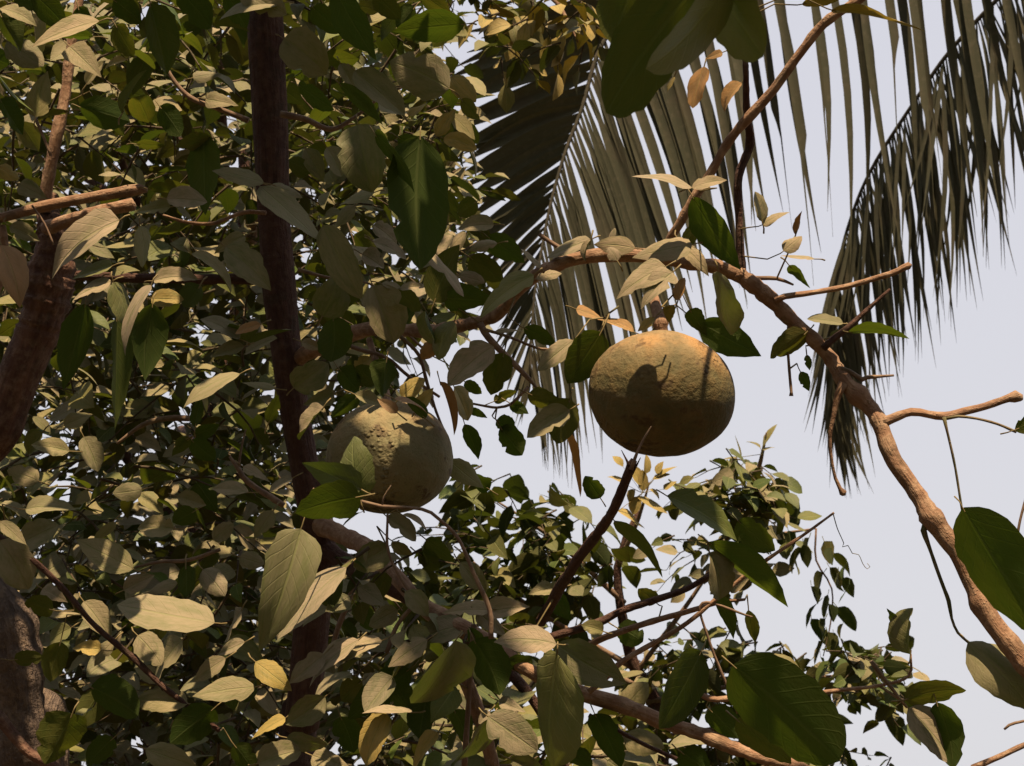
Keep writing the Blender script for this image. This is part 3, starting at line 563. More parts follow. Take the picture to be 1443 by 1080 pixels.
(772,832,800,876,30,'B',1.42,'k'),(866,734,936,812,25,'B',1.36,'g'),(846,702,826,671,27,'B',1.45,'g'),(940,699,1038,757,38,'T',1.33,'g'),(1000,779,1012,848,60,'T',1.30,'d'),(998,764,1114,852,40,'B',1.29,'k'),(1040,734,1088,779,40,'B',1.38,'g'),(1033,938,1184,1064,108,'B',1.22,'g'),
(1038,1014,1114,1074,52,'B',1.30,'g'),(1078,930,1128,942,21,'T',1.36,'m'),(1283,922,1288,857,26,'T',1.36,'m'),(1277,907,1250,858,15,'B',1.37,'g'),(1275,986,1358,965,36,'B',1.35,'m'),(1280,998,1342,1078,46,'T',1.34,'l'),(1320,990,1350,1082,36,'B',1.33,'k'),
(1357,716,1462,905,88,'B',1.24,'g'),(1364,905,1455,1008,62,'T',1.28,'d'),(1055,805,1030,835,30,'T',1.4,'l'),(1040,815,1090,800,16,'T',1.42,'l'),(925,850,900,830,24,'B',1.45,'m'),(870,885,905,905,34,'B',1.44,'k'),(850,890,820,880,22,'T',1.42,'m'),
(1010,840,1030,900,22,'B',1.42,'k'),(1055,860,1060,905,18,'B',1.45,'m'),(880,1000,910,960,36,'T',1.48,'d'),(880,1040,935,1060,36,'T',1.46,'d'),(960,1060,1000,1090,40,'B',1.36,'k'),(1000,1000,1040,1040,40,'B',1.36,'k'),(750,940,715,930,26,'B',1.4,'k'),(560,860,520,880,30,'T',1.5,'d'),(590,780,620,800,26,'B',1.5,'g'),
(600,760,640,790,24,'B',1.5,'m'),(500,850,520,890,26,'B',1.55,'k'),(545,960,575,1000,36,'B',1.42,'k'),(640,1000,660,1050,30,'B',1.42,'k'),(720,1070,770,1085,30,'T',1.36,'s'),(800,1060,830,1090,30,'B',1.4,'k'),(480,1010,500,1060,36,'B',1.42,'k'),(510,960,480,985,30,'B',1.45,'m'),
]
TINTS = {'l': (0.95, 0.05, 0.0), 'd': (0.66, 0.06, 0.0), 's': (0.55, 0.0, 0.0), 'h': (0.45, 0.0, 0.0), 'm': (0.34, 0.14, 0.0), 'g': (0.10, 0.06, 0.0), 'f': (0.16, 0.0, 0.0), 'k': (0.08, 0.0, 0.0), 'y': (0.38, 0.80, 0.0), 'o': (0.20, 0.5, 0.75), 'n': (0.5, 0.1, 0.85)}

def nearest_branch(p, tree):
    best, bp = 9, None
    for path, t in BRANCH_PTS:
        if t is not tree: continue
        dd = np.linalg.norm(path - p, axis=1); k = int(dd.argmin())
        if dd[k] < best: best, bp = dd[k], path[k]
    return best, bp

HERO = {}
def hero_leaf(bx, by, tx, ty, w, face, d, kind, tree, mat='leaf'):
    sd = random.random()
    Lpx = math.hypot(tx - bx, ty - by)
    kk = min(1.0, w / Lpx / 0.56)
    dz = U(-0.35, 0.25) * Lpx / FPX * d if face == 'T' else U(-0.2, 0.35) * Lpx / FPX * d
    d = d + U(-0.012, 0.012)
    b, t = at(bx, by, d), at(tx, ty, d - dz)
    ax = t - b; L = np.linalg.norm(ax); ax = ax / L
    view = nrm(CAM - (b + t) / 2)
    n0 = nrm(view - ax * (view @ ax)); s0 = np.cross(ax, n0)
    wm = w / FPX * d
    W = max(wm * 1.03, 0.50 * L * U(0.92, 1.08))
    W = min(W, max(wm * 3.2, wm * 1.03))
    phi = math.acos(min(0.985, wm / W))
    c1, c2 = n0 * math.cos(phi) + s0 * math.sin(phi), n0 * math.cos(phi) - s0 * math.sin(phi)
    if face == 'T':
        sg = 1 if s0[2] > 0 else -1
        nm = n0 * math.cos(phi) + sg * s0 * math.sin(phi)
        if kind in 'sfh':                            # hangs steeply, upper side turned to the viewer
            phi = min(phi, 0.3); sg = -sg; W = wm / math.cos(phi); nm = n0 * math.cos(phi) + sg * s0 * math.sin(phi)
        want = {'l': 0.5, 'y': 0.4, 'o': 0.35, 'd': 0.3, 'm': 0.3}.get(kind, 0.0)
        while nm @ SUN < want and phi < 1.1:
            phi += 0.05; nm = n0 * math.cos(phi) + sg * s0 * math.sin(phi)
        W = max(W, wm / math.cos(phi)); W = min(W, 0.9 * L)
    else:
        sg = 1 if (-s0)[2] > 0 else -1            # roll that turns the underside down
        nm = -(n0 * math.cos(phi) + sg * s0 * math.sin(phi))
        pmax = 0.55 if abs(s0[2]) < 0.4 else 1.0
        while (-nm) @ SUN > -0.03 and phi < pmax:
            phi += 0.05; nm = -(n0 * math.cos(phi) + sg * s0 * math.sin(phi))
        W = max(W, wm / math.cos(phi) * 1.0); W = min(W, 0.95 * L)
    ratio = W / L
    shape = 'round' if ratio > 0.62 else ('lance' if ratio < 0.36 else random.choice(['ovate', 'ovate', 'round', 'heart']))
    big = w > 78
    if big: shape = 'blunt' if d < 0.95 or w > 100 else 'round'
    bend = U(0.1, 0.85) if face == 'T' else U(-0.2, 0.6)
    V, F, UVs = leaf_geo(b, nrm(ax + nm * math.sin(bend * 0.45)), nm, L * 1.03, W, 16, 6, bend, U(0.05, 0.2 if big else 0.55), U(0.0, 0.04 if big else 0.09), U(-0.15, 0.15) if big else U(-0.5, 0.5), shape, sd, U(-0.22, 0.22), U(0, 0.35), [(U(.2, .9), random.choice((-1, 1)), U(.02, .06), U(.2, .5)) for _ in range(0 if big else random.choice((0, 0, 1, 1, 2)))])
    if (bx, tx) == (784, 880): del F[11 * 6 + 3]          # an eaten hole
    # petiole
    best, bp = nearest_branch(b, tree)
    back = -ax; reach = 0.16 if d < 1.26 else 0.06
    if bp is not None and best < reach and (bp - b) @ back > 0.3 * best:
        e = bp; mid = b + back * best * 0.45 + np.array([0, 0, 0.1 * best])
    else:
        e = b + back * 0.011 + np.array([0, 0.006, 0.002]); mid = b + back * 0.007
    pts = [b + ax * 0.004 - nm * 0.0004, b + back * 0.004, mid, e]
    tv, tf, tl = thin_tube(pts, 0.0006, 0.0009)
    o0 = len(V)
    V += tv; F += [tuple(i + o0 for i in f) for f in tf]; UVs += tl
    du, ye, de = TINTS[kind]
    tint = (sd, min(1, max(0, du + U(-.1, .1))), min(1, max(0, ye + (U(-.05, .15) if ye > 0 else U(-.05, .05)))), de)
    ptint = (0.2, 0.3, 0.0, 0.45)
    o = mesh_object('leaf', np.array(V), F, M[mat], tree, luv=UVs, tint=[tint] * o0 + [ptint] * (len(V) - o0))
    return o
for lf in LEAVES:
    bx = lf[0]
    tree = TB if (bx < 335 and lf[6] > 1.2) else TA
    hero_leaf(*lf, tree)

# ------------------------------------------------------------------ sprays of small leaves (background trees and filling)
def in_poly(x, y, poly):
    c = False; n = len(poly)
    for i in range(n):
        x1, y1 = poly[i]; x2, y2 = poly[(i + 1) % n]
        if (y1 > y) != (y2 > y) and x < (x2 - x1) * (y - y1) / (y2 - y1) + x1: c = not c
    return c
class Foliage:
    def __init__(s, tree, mat): s.tree, s.mat, s.leaves, s.tw = tree, mat, [], []
    def spray(s, P, dirv, n, LL, spread=0.9, kinds='dddmsk', droop=0.5, upb=None, wr=(0.50, 0.70)):
        dirv = nrm(dirv); length = LL * 0.55 * n
        pts = [np.array(P)]; dv = dirv.copy()
        for k in range(n):
            dv = nrm(dv + np.array([U(-.15, .15), U(-.15, .15), U(-.2, .1) - droop * 0.12]))
            pts.append(pts[-1] + dv * length / n)
        s.tw.append(pts[1:] if n > 2 else pts)
        upv = upb if upb is not None else np.array([0.0, -0.45, 0.75])
        for k in range(1, n + 1):
            sidev = nrm(np.cross(dv, np.array([0, 0, 1.0])) + 1e-6)
            sg = 1 if k % 2 else -1
            a = nrm(dirv * U(0.3, 0.9) + sidev * sg * U(0.4, 1.0) + np.array([0, U(-.3, .3), U(-0.9, 0.25) * droop]))
            if k == n: a = nrm(dirv + np.array([U(-.3, .3), U(-.3, .3), -0.3 * droop]))
            nm = upv + spread * np.array([U(-1, 1), U(-1, 1), U(-.7, .7)])
            L = LL * U(0.65, 1.2)
            s.leaves.append((pts[k] + a * L * 0.12, a, nm, L, L * U(*wr), random.choice(kinds), pts[k]))
    def build(s, n_obj, keep=None):
        def size(l):
            x, y, z = proj(l[0] + l[1] * l[3] * .5)
            if not (-10 < x < 1453 and -10 < y < 1090) or z < 0.2: return 0
            return l[3] / z * U(0.9, 1.1)
        order = sorted(range(len(s.leaves)), key=lambda i: -size(s.leaves[i]))
        single = set(order[:n_obj])
        V, F, UVs, T = [], [], [], []
        for i, (b, a, nm, L, W, kd, tp) in enumerate(s.leaves):
            sd = random.random()
            du, ye, de = TINTS[kd]
            tint = (sd, min(1, max(0, du + U(-.15, .15))), min(1, max(0, ye + U(-.1, .15))), de)
            hi = i in single
            v, f, u = leaf_geo(b, a, nm, L, W, 7 if hi else 5, 2, U(0, .85), U(0.05, .5), U(0, .08), U(-.55, .55), random.choice(['ovate', 'ovate', 'round', 'heart', 'lance']), sd, U(-.15, .15))
            tv, tf, tl = thin_tube([b + nrm(a) * L * .03, tp], L * .012, L * .018, 3)
            o0 = len(v); v = v + tv; f = f + [tuple(x + o0 for x in q) for q in tf]; u = u + tl
            if hi:
                mesh_object('leaf', np.array(v), f, M[s.mat], s.tree, luv=u, tint=[tint] * len(v))
            else:
                o0 = len(V); V += v; F += [tuple(x + o0 for x in q) for q in f]; UVs += u; T += [tint] * len(v)
        if V:
            o = mesh_object('foliage', np.array(V), F, M[s.mat], s.tree, luv=UVs, tint=T); o['kind'] = 'stuff'
        V, F, L_ = [], [], []
        for pts in s.tw:
            v, f, l = thin_tube(pts, 0.0022, 0.0008, 4)
            o0 = len(V); V += v; F += [tuple(x + o0 for x in q) for q in f]; L_ += l
        if V:
            o = mesh_object('twigs', np.array(V), F, M['twig_fine'], s.tree, luv=L_); o['kind'] = 'stuff'
def rdir(dz=-0.1):
    a = U(0, 2 * math.pi); return np.array([math.cos(a), math.sin(a) * 0.8, dz + U(-.5, .5)])
def fill(fol, poly, count, dr, LL, n=(5, 8), holes=(), kinds='dddmsk', droop=0.6, spread=0.9, upb=None):
    xs, ys = [p[0] for p in poly], [p[1] for p in poly]
    k = 0; tries = 0
    while k < count and tries < count * 40:
        tries += 1
        x, y = U(min(xs), max(xs)), U(min(ys), max(ys))
        if not in_poly(x, y, poly): continue
        if any((x - hx) ** 2 / rx ** 2 + (y - hy) ** 2 / ry ** 2 < 1 for hx, hy, rx, ry in holes): continue
        d = U(*dr)
        nn = random.randint(*n); L = U(LL[0], LL[1])
        dv = rdir()
        P = at(x, y, d) - nrm(dv) * L * 0.25 * nn
        fol.spray(P, dv, nn, L, spread, kinds, droop, upb); k += 1
HOLES = [(318, 428, 26, 34), (185, 655, 22, 22), (212, 605, 20, 16), (210, 640, 16, 16), (165, 1062, 18, 22), (590, 130, 16, 14), (645, 60, 30, 30), (545, 395, 18, 14), (590, 480, 24, 26), (600, 545, 30, 34), (640, 520, 20, 40), (430, 265, 30, 16), (245, 205, 16, 16), (270, 345, 20, 14), (560, 360, 12, 12), (660, 560, 40, 40), (500, 700, 90, 60), (610, 330, 10, 20), (170, 700, 10, 8)]
# limbs of the background trees
limb('trunk', TC, [(FC + np.array([0, 0, -0.05]), 0.07), (FC + np.array([0.1, 0, 1.2]), 0.055), (FC + np.array([-0.05, 0, 2.2]), 0.045), (FC + np.array([0.1, 0, 3.4]), 0.03), (FC + np.array([0.0, 0, 4.6]), 0.012)], M['bark_dark'], 10, 0.06, 0.15, hook=False)
for k in range(16):
    z = U(1.6, 4.0); a = U(0, 6.28); r = U(0.8, 1.5)
    p0 = FC + np.array([0.03, 0, z]); p2 = p0 + np.array([math.cos(a) * r, math.sin(a) * r * .8, U(0.1, 0.7)])
    if proj(p2)[0] > 560: continue
    limb('branch', TC, [(p0, 0.022), ((p0 + p2) / 2 + np.array([0, 0, 0.1]), 0.014), (p2, 0.005)], M['bark_dark'], 6, 0.06, 0.15, hook=False)
# branch with the yellowing leaves before the palm
limb('branch', TC, [(FC + np.array([0.08, 0, 3.0]), 0.02), (440, -150, 20, 3.2), (640, -70, 16, 2.8), (760, -20, 9, 2.6), (800, 30, 5, 2.55), (815, 60, 2, 2.5)], M['bark'], 6, 0.04, 0.15, hook=False)
limb('trunk', TD, [(FD + np.array([0, 0, -0.05]), 0.04), (FD + np.array([0.05, 0, 1.0]), 0.028), (930, 1050, 22, 3.4), (890, 930, 18, 3.4), (870, 800, 11, 3.4), (900, 720, 6, 3.4)], M['bark_dark'], 8, 0.05, 0.15, hook=False)
for (x0, y0, x1, y1, x2, y2) in [(895, 950, 990, 820, 1060, 690), (880, 850, 780, 760, 690, 700), (890, 940, 740, 850, 640, 770), (910, 990, 1080, 960, 1240, 950), (925, 1040, 1080, 1020, 1160, 1040), (905, 970, 800, 930, 700, 980), (990, 820, 1080, 760, 1150, 745), (1060, 690, 1072, 650, 1080, 610), (870, 800, 900, 730, 915, 680)]:
    limb('branch', TD, [(x0, y0, 9, 3.4), (x1, y1, 6, 3.35), (x2, y2, 2, 3.3)], M['twig'], 6, 0.04, 0.15, hook=False)
# spray that hangs down the right of that tree
limb('twig', TD, [(1150, 745, 3, 3.3), (1150, 790, 3, 3.3), (1172, 830, 2.5, 3.3), (1170, 880, 2.2, 3.3), (1160, 925, 1.5, 3.3)], M['twig'], 5, 0.02, 0.1, hook=False)

C1 = Foliage(TC, 'leaf_small')
L_POLY = [(-60, -60), (640, -60), (630, 60), (625, 170), (655, 260), (660, 330), (640, 420), (560, 470), (560, 560), (470, 640), (470, 760), (560, 780), (640, 880), (700, 960), (780, 1010), (880, 1010), (960, 1060), (1000, 1140), (-60, 1140)]
fill(C1, L_POLY, 1650, (2.5, 4.4), (0.042, 0.064), (5, 8), HOLES, 'dddmmsgk', 0.6, 0.8)
fill(C1, L_POLY, 620, (3.5, 4.7), (0.060, 0.085), (4, 7), HOLES, 'ddmssk', 0.6, 0.8)
fill(C1, L_POLY, 420, (1.95, 2.5), (0.042, 0.060), (4, 7), HOLES, 'dddmmsgk', 0.6, 0.8)
# yellowing sprays
YP = [(655, -40), (860, -40), (850, 60), (820, 80), (770, 60), (720, 75), (690, 40), (655, 20)]
fill(C1, YP, 34, (2.4, 2.7), (0.040, 0.055), (3, 5), (), 'yymmml', 0.9, 0.8)
for (x, y) in [(705, 95), (725, 45), (785, 40), (835, 40), (780, 80), (690, 25), (750, 10), (815, 10)]:
    C1.spray(at(x, y - 30, 2.5), np.array([U(-.2, .2), 0, -1]), 3, 0.045, 0.8, 'yyym', 1.0)
C1.build(300)

# mid-depth leaves of the fruit trees
B1 = Foliage(TB, 'leaf')
fill(B1, [(-40, -40), (350, -40), (350, 330), (330, 640), (380, 740), (380, 1120), (-40, 1120)], 62, (1.66, 1.95), (0.040, 0.058), (3, 6), HOLES, 'dddmmsgk', 0.7, 0.7)
B1.build(185)
A1 = Foliage(TA, 'leaf')
fill(A1, [(400, -40), (610, -40), (600, 150), (630, 300), (560, 440), (440, 560), (420, 330)], 34, (1.75, 2.0), (0.042, 0.058), (3, 5), HOLES, 'ddmskk', 0.8, 0.7)
fill(A1, [(495, 770), (560, 800), (640, 900), (760, 980), (900, 1020), (960, 1100), (500, 1120)], 20, (1.5, 1.85), (0.042, 0.058), (3, 5), (), 'ddmsk', 0.8, 0.7)

fill(A1, [(470, 740), (560, 770), (640, 840), (660, 900), (560, 900), (480, 830)], 9, (1.36, 1.52), (0.034, 0.046), (3, 4), (), 'ddmsk', 0.8, 0.7)
D1 = Foliage(TD, 'leaf_small')
dn = np.array([0.0, 0.15, 0.75])
fill(D1, [(640, 650), (700, 668), (760, 690), (800, 690), (850, 730), (855, 800), (800, 860), (740, 870), (690, 850), (640, 800), (610, 740)], 80, (3.1, 3.6), (0.055, 0.080), (3, 6), [(720, 770, 24, 20)], 'kkkkgm', 0.8, 0.8, dn)
fill(D1, [(965, 660), (1020, 645), (1060, 640), (1110, 665), (1100, 700), (1085, 730), (1040, 735), (1000, 700), (960, 690)], 44, (3.1, 3.5), (0.048, 0.068), (3, 6), (), 'dkkkmg', 0.8, 0.7)
fill(D1, [(900, 740), (960, 740), (1040, 760), (1080, 800), (1060, 860), (960, 830), (910, 800)], 14, (3.1, 3.5), (0.045, 0.058), (3, 5), (), 'dkms', 0.8, 0.9)
fill(D1, [(880, 920), (1000, 880), (1090, 880), (1130, 930), (1180, 1040), (1180, 1100), (900, 1100), (880, 990)], 120, (3.1, 3.7), (0.048, 0.070), (3, 6), (), 'kkkgmd', 0.8, 0.9, dn)
fill(D1, [(1190, 905), (1230, 905), (1290, 950), (1285, 1000), (1230, 985), (1180, 975), (1150, 955)], 40, (3.1, 3.5), (0.046, 0.064), (3, 5), (), 'kkkgdm', 0.8, 0.9, dn)
fill(D1, [(1120, 1060), (1200, 1050), (1260, 1070), (1270, 1110), (1120, 1110)], 10, (3.1, 3.5), (0.042, 0.055), (3, 5), (), 'kkm', 0.8, 0.9, dn)
fill(D1, [(560, 780), (660, 800), (760, 870), (700, 950), (600, 880)], 40, (2.6, 3.2), (0.045, 0.06), (4, 6), (), 'kkkgm', 0.8, 0.9, dn)
for (x, y, a) in [(1125, 785, -1), (1138, 770, -.4), (1163, 775, .3), (1180, 792, 1), (1172, 812, .5), (1155, 820, -.8), (1190, 828, 1), (1165, 850, -.3), (1185, 868, .8), (1146, 862, -1), (1160, 884, -.5), (1168, 903, .3), (1157, 916, -.6), (1137, 942, -1), (1105, 735, -.5), (1112, 760, .2), (1090, 705, .6), (1115, 715, .5)]:
    b = at(x - a * 6, y - 12, 3.3); ax = np.array([a * .7, U(-.2, .2), -0.8])
    D1.leaves.append((b, ax, np.array([a * .6, U(.0, .6), 0.5]), U(.055, .075), U(.032, .044), random.choice('kkm'), b - np.array([a * .012, 0, -.012])))
    b = at(x + a * 8 + U(-6, 6), y + U(-8, 14), 3.3 + U(-.1, .1))
    D1.leaves.append((b, np.array([-a * .5, U(-.3, .3), -0.7]), np.array([-a * .5, U(.0, .6), 0.5]), U(.04, .058), U(.025, .036), random.choice('kkg'), b + np.array([0, 0, .014])))
for (x0, y0, x1, y1, w) in [(1075, 630, 1088, 592, .022), (1072, 632, 1054, 616, .018), (1074, 634, 1092, 628, .018), (1045, 645, 1035, 613, .012), (1040, 645, 1010, 645, .012)]:
    b, t = at(x0, y0, 3.3), at(x1, y1, 3.3); D1.leaves.append((b, t - b, np.array([U(-.4, .4), -.5, .6]), np.linalg.norm(t - b), w, 'm', at(1075, 640, 3.3)))
for (x0, y0, x1, y1, w) in [(878, 658, 868, 638, .020), (925, 672, 954, 654, .018), (905, 684, 888, 656, .03), (897, 700, 942, 723, .024), (910, 668, 914, 640, .018), (880, 682, 860, 664, .02), (905, 692, 908, 662, .024), (935, 690, 954, 677, .018), (925, 668, 935, 650, .02), (920, 676, 945, 668, .02), (900, 700, 890, 725, .03), (915, 690, 935, 700, .016), (895, 690, 880, 705, .02), (870, 720, 905, 730, .03), (890, 735, 912, 742, .012)]:
    b, t = at(x0, y0, 2.9), at(x1, y1, 2.9); D1.leaves.append((b, t - b, np.array([U(-.4, .4), -.6, .6]), np.linalg.norm(t - b), w, 'y', at(905, 695, 2.9)))
D1.build(300)

# crown of the fruit tree above the picture: its leaves throw the dappled shade
OPEN = [(at(932, 530, 1.28), .125), (at(555, 592, 1.40), .085), (at(1170, 500, 1.36), .12), (at(1280, 680, 1.32), .12), (at(840, 365, 1.33), .09), (at(90, 140, 1.6), .07), (at(120, 290, 1.5), .09), (at(120, 350, 1.36), .08)]
SHADE = [  # part of the view that lies in the crown's shade, depth there, leaves
    ([(-150, -250), (700, -250), (700, 420), (620, 700), (-150, 720)], 1.5, 270),
    ([(-150, 700), (560, 600), (600, 800), (600, 1150), (-150, 1150)], 1.5, 165),
    ([(330, -150), (450, -150), (480, 560), (520, 1000), (370, 1150)], 1.7, 260),
    ([(-100, 350), (100, 350), (90, 1150), (-100, 1150)], 1.6, 110),
    ([(560, 560), (900, 700), (860, 1120), (520, 1120)], 1.4, 60),
    ([(800, -200), (1120, -200), (1110, 90), (830, 160)], 0.75, 210),
    ([(640, -100), (860, -100), (800, 420), (640, 420)], 1.4, 12),
    ([(470, 560), (640, 560), (640, 740), (470, 740)], 1.4, 16),
    ([(900, 880), (1250, 880), (1250, 1120), (900, 1120)], 1.3, 55)]
for poly, dp, cnt in SHADE:
    xs, ys = [p[0] for p in poly], [p[1] for p in poly]; k = 0; tries = 0
    while k < cnt and tries < cnt * 30:
        tries += 1
        x, y = U(min(xs), max(xs)), U(min(ys), max(ys))
        if not in_poly(x, y, poly): continue
        t = U(0.3, 1.1)
        P = at(x, y, dp) + SUN * t
        X, Y, Z = proj(P)
        if (Z > 0.05 and -90 < X < 1530 and Y > -150) or np.linalg.norm(P - CAM) < 0.35: continue
        gap = False                               # sun finds its way through to the fruits and the bare branch
        for c, r in OPEN:
            e = P - c; gap = gap or np.linalg.norm(e - SUN * (e @ SUN)) < r
        if gap: continue
        k += 1
        a = nrm(np.array([U(-1, 1), U(-1, 1), U(-.6, .3)])); L = U(.045, .085)
        A1.leaves.append((P, a, np.array([U(-.5, .5), -.5 + U(-.5, .5), .9]), L, L * .55, random.choice('ddm'), P - a * .02 + np.array([0, 0, .01])))
A1.build(60)

# ------------------------------------------------------------------ the two fruits
def fruit(label, px, py, w, h, d, mat, seed, stalk, tilt):
    c = at(px, py, d); rx, rz = w / 2 / FPX * d, h / 2 / FPX * d
    e = thing('round_fruit', c, label, 'fruit', None)
    bpy.context.view_layer.update()
    nu, nv = 96, 64; V, F = [], []
    for j in range(nv + 1):
        th = math.pi * j / nv
        for i in range(nu):
            ph = 2 * math.pi * i / nu
            n = Vector((math.sin(th) * math.cos(ph), math.sin(th) * math.sin(ph), math.cos(th)))
            r = 1 + 0.035 * noise.noise(n * 1.3 + Vector((seed, 0, 0))) + 0.010 * noise.noise(n * 4 + Vector((seed, 3, 0))) + 0.0035 * noise.noise(n * 13 + Vector((seed, 3, 0)))
            wm = max(0.0, noise.noise(n * 2.1 + Vector((seed, 7, 2))) - 0.05)
            r += 0.014 * wm * noise.noise(n * 26 + Vector((seed, 1, 1)))
            r -= 0.05 * math.exp(-(th / 0.22) ** 2)            # hollow at the stalk
            V.append((n.x * rx * r, n.y * rx * r, n.z * rz * r))
    for j in range(nv):
        for i in range(nu):
            a, b = j * nu + i, j * nu + (i + 1) % nu
            F.append((a, a + nu, b + nu, b))
    o = mesh_object('rind', np.array(V), F, M[mat]); o.parent = e
    o.rotation_euler = tilt
    pts = [(at(x, y, dd), ww * .5 * dd / FPX) for (x, y, ww, dd) in stalk]
    path, rad = smooth_path([p[0] for p in pts], [p[1] for p in pts], 0.003)
    v, f, l = tube_geo(path, rad, 12, 0.16, seed=seed)
    s = mesh_object('stalk', np.array(v) - c, f, M['bark'], None, luv=l); s.parent = e
    return e
fruit('large brown-green fruit hanging alone against the sky and palm frond', 932, 556, 205, 176, 1.30, 'fruit_a', 3.1,
      [(919, 412, 15, 1.34), (925, 436, 16, 1.32), (930, 452, 18, 1.305), (931, 457, 22, 1.30), (932, 462, 18, 1.30), (934, 490, 22, 1.30)], (0.0, 0.06, 0.4))
fruit('olive fruit beside the dark trunk, partly covered by green leaves', 549, 645, 180, 160, 1.45, 'fruit_b', 9.4,
      [(520, 478, 9, 1.57), (536, 530, 10, 1.53), (544, 556, 12, 1.49), (546, 590, 15, 1.45)], (0.0, -0.08, 1.9))

# ------------------------------------------------------------------ coconut palm
FP = foot(1900, 540, 6.3)
TP = thing('coconut_palm', FP, 'coconut palm with long drooping brown-green fronds against the pale sky', 'palm')
bpy.context.view_layer.update()
crown = at(1900, -60, 6.3)
limb('trunk', TP, [(FP + np.array([0.1, 0, -0.1]), 0.20), (FP + np.array([0.06, 0, 0.6]), 0.15), (FP * .5 + crown * .5 + np.array([0.08, 0, 0]), 0.13), (crown + np.array([0, 0, -.1]), 0.11), (crown + np.array([0, 0, .25]), 0.05)], M['bark_grey'], 14, 0.08, 0.06, hook=False)
LPROF = np.array([(0, .30), (.07, .45), (.2, .86), (.35, 1), (.5, .97), (.68, .72), (.82, .36), (.92, .14), (1, .03)])
def leaflet(parent, b, t, w, nrmv, sag, broken=False, fold=0.3):
    n = 7; ax = t - b; L = np.linalg.norm(ax); a = ax / L
    nm = nrm(nrmv - a * (nrmv @ a)); sd = np.cross(a, nm)
    V, F, UVs = [], [], []
    cut = U(.5, .8); bow = U(-.02, .06) * L; edge = random.choice((-1, 1)); n = 9
    for i in range(n + 1):
        tt = i / n
        if broken: tt = [0, .08, .22, cut * .6, cut - .05, cut, cut + .05, (cut + 1) / 2 + .02, .93, 1][i]
        p = b + ax * tt + np.array([0, 0, sag * L * 4 * tt * (1 - tt)]) + sd * bow * math.sin(math.pi * tt) * (1 if sd[0] > 0 else -1)
        hw = .5 * w * np.interp(tt, LPROF[:, 0], LPROF[:, 1]); off = 0.0
        if broken:
            fh = .5 * w * np.interp(tt, [0, .07, .2, .35, .8], [.3, .5, .85, 1, .8])
            if tt > cut:
                hw = fh * max(.04, .24 * (1 - tt) / (1 - cut)); off = edge * (.5 * w * .7) * (1 - (tt - cut) / (1 - cut)) + edge * L * .05 * (tt - cut) ** 1.5
            elif tt == cut: hw = fh * .5; off = edge * fh * .4
            else: hw = fh
        for u in (-1, 0, 1):
            V.append(p + sd * (u * hw + off) + nm * (abs(u) - .5) * fold * hw); UVs.append((u, tt, 0))
        if i:
            k = (i - 1) * 3
            F += [(k, k + 1, k + 4, k + 3), (k + 1, k + 2, k + 5, k + 4)]
    r = random.random()
    return mesh_object('leaflet', np.array(V), F, M['palm'], parent, luv=UVs, tint=[(r, 0, 0, 1)] * len(V))
def frond(keys, dr, spR, spL, wR, wL, rw, nR, nL, brokenR=0.0, jit=10, nonestL=0.0):
    """keys: rachis x, y, hanging-side vector, other-side vector."""
    K = np.array([[k[0], k[1], *k[2], *k[3]] for k in keys], float)
    s = np.concatenate([[0], np.cumsum(np.hypot(np.diff(K[:, 0]), np.diff(K[:, 1])))])
    S = s[-1]
    pts = []
    for k in range(len(K)):
        f = s[k] / S; d = dr[0] + (dr[1] - dr[0]) * f
        pts.append((K[k, 0], K[k, 1], rw[0] + (rw[1] - rw[0]) * f, d))
    o = limb('frond', TP, pts, M['rachis'], 8, 0.05, 0.05, hook=False)
    for side, sp, w2, nv in ((0, spR, wR, nR), (1, spL, wL, nL)):
        q = 6.0
        while q < S - 2:
            f = q / S; d = dr[0] + (dr[1] - dr[0]) * f
            x, y = np.interp(q, s, K[:, 0]), np.interp(q, s, K[:, 1])
            vx, vy = np.interp(q, s, K[:, 2 + 2 * side]), np.interp(q, s, K[:, 3 + 2 * side])
            q += (np.interp(f, *sp)) * U(.85, 1.15)
            if vx == 0 and vy == 0: continue
            lenj = U(.86, 1.1)
            b = at(x, y, d); jj = jit if f > .6 else jit * 3.2
            t = at(x + (vx + U(-jj, jj)) * lenj, y + vy * lenj, d + (U(-.05, .05) if f > .6 else U(-.2, .2)))
            if max(proj(b)[1], proj(t)[1]) < -20 or min(proj(b)[0], proj(t)[0]) > 1500: continue
            wv = np.interp(f, *w2) * U(.85, 1.12) / FPX * d
            leaflet(o, b, t, wv, np.array(nv if not isinstance(nv, list) else nv[0 if f < .6 else 1]) + np.array([U(-.15, .15), U(-.1, .1), U(-.1, .1)]), U(0.0, 0.03) if side == 0 else U(.02, .05), random.random() < brokenR and side == 0 and f < .55, U(.15, .5))
    return o
Z = (0, 0)
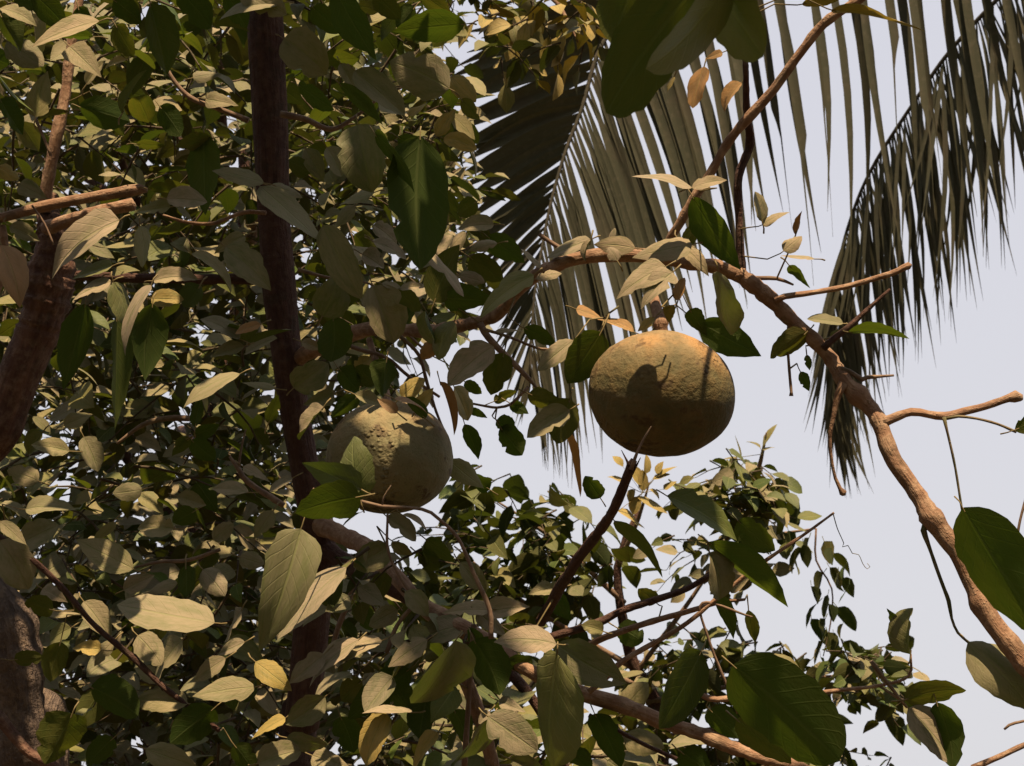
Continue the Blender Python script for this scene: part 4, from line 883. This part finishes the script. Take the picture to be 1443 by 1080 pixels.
f1 = frond([(1900, -60, (20, 380), Z), (1700, -150, (60, 430), Z), (1500, -185, (78, 470), Z), (1330, -180, (80, 500), Z), (1150, -145, (50, 500), (-200, -150)), (1010, -80, (75, 440), (-260, -40)), (920, -20, (115, 440), (-260, 70)),
       (850, 60, (130, 410), (-235, 85)), (820, 153, (110, 390), (-195, 95)), (797, 213, (85, 385), (-155, 105)), (777, 283, (62, 350), (-112, 105)), (763, 353, (45, 310), (-80, 108)), (753, 417, (32, 250), (-55, 108)), (748, 490, (22, 170), (-28, 90)), (748, 535, (12, 110), (-12, 80))],
      (6.3, 4.9), ([0, .55, .65, .75, .82, .9, 1], [22, 19, 11, 9.5, 8.8, 8, 7]), ([.6, .7, .8, .9, 1], [20, 17, 14, 10, 8]), ([0, .55, .65, .75, .82, .88, .95, 1], [13, 13.5, 16, 14.5, 10.5, 7.5, 5.5, 5]), ([.6, .7, .76, .82, .88, 1], [36, 34, 27, 17, 9, 5]), (16, 2.5), [(0.1, -0.72, -0.70), (0.15, -0.95, 0.2)], (0, -0.75, -0.65), 0.5, 6)
f2 = frond([(1900, -60, Z, Z), (1640, -170, Z, Z), (1480, -70, (70, 330), (20, 260)), (1395, 10, (60, 330), (20, 240)), (1335, 77, (48, 330), (15, 230)), (1295, 134, (42, 310), (10, 220)), (1234, 228, (45, 290), (5, 220)), (1203, 296, (45, 270), (-30, 190)), (1182, 370, (48, 230), (-42, 170)), (1168, 450, (45, 200), (-22, 160)), (1166, 520, (42, 170), (5, 130)), (1172, 575, (40, 120), (18, 110))],
      (6.3, 8.4), ([0, 1], [7.0, 6.0]), ([0, 1], [13, 9]), ([0, 1], [8.5, 6.5]), ([0, 1], [8, 5]), (10, 3), (-0.1, -0.9, 0.35), (-.3, -0.7, -.5), 0.0, 22)
# fronds on the far side of the crown
for (x1, y1, x2, y2) in [(2150, -250, 2400, -50), (2000, -330, 2250, -420)]:
    frond([(1900, -60, (0, 300), (0, -200)), (x1, y1, (40, 330), (40, -200)), (x2, y2, (60, 260), (60, -150)), (x2 + 120, y2 + 200, (40, 150), (90, 40))], (6.3, 6.6), ([0, 1], [30, 20]), ([0, 1], [30, 20]), ([0, 1], [18, 10]), ([0, 1], [18, 10]), (18, 4), (0, -.9, .3), (0, -.9, .3))

# ------------------------------------------------------------------ unseen grove, added behind and beside the camera to cut the skylight
GV, GF, GL, GT = [], [], [], []
for (x, y, r, h) in [(-5.2, -3.6, 2.3, 7.0), (-1.9, -5.2, 2.4, 7.4), (1.8, -5.4, 2.4, 7.2), (5.0, -3.8, 2.4, 7.0), (6.8, -0.2, 2.1, 6.0), (-6.2, 0.4, 2.3, 6.6), (-5.8, 4.6, 2.0, 5.4)]:
    path, rad = smooth_path([np.array([x, y, -.05]), np.array([x + .1, y, 1.5]), np.array([x, y + .1, h * .6]), np.array([x, y, h * .85])], [.12, .1, .07, .02], .3)
    v, f, l = tube_geo(path, rad, 8, .1); o0 = len(GV)
    GV += v; GF += [tuple(i + o0 for i in q) for q in f]; GL += [(0, .02, 0)] * len(v); GT += [(.3, .5, 0, .9)] * len(v)
    for k in range(1500):
        n = nrm(np.random.normal(size=3)); q = U(.35, 1.0) ** .5
        p = np.array([x, y, h * .52]) + n * q * np.array([r, r * .9, h * .48])
        a = nrm(np.random.normal(size=3)); L = U(.22, .34)
        v, f, u = leaf_geo(p, a, n + np.array([0, 0, .6]), L, L * .6, 4, 2, .3, .2, .03)
        o0 = len(GV); GV += v; GF += [tuple(i + o0 for i in e) for e in f]; GL += u; GT += [(random.random(), .35, .05, 0)] * len(v)
gr = mesh_object('added_grove_foliage', np.array(GV), GF, M['leaf_small'], luv=GL, tint=GT)
gr['kind'] = 'stuff'; gr['label'] = 'unseen dark mass of trees, added behind the viewer to block skylight'; gr['category'] = 'trees'
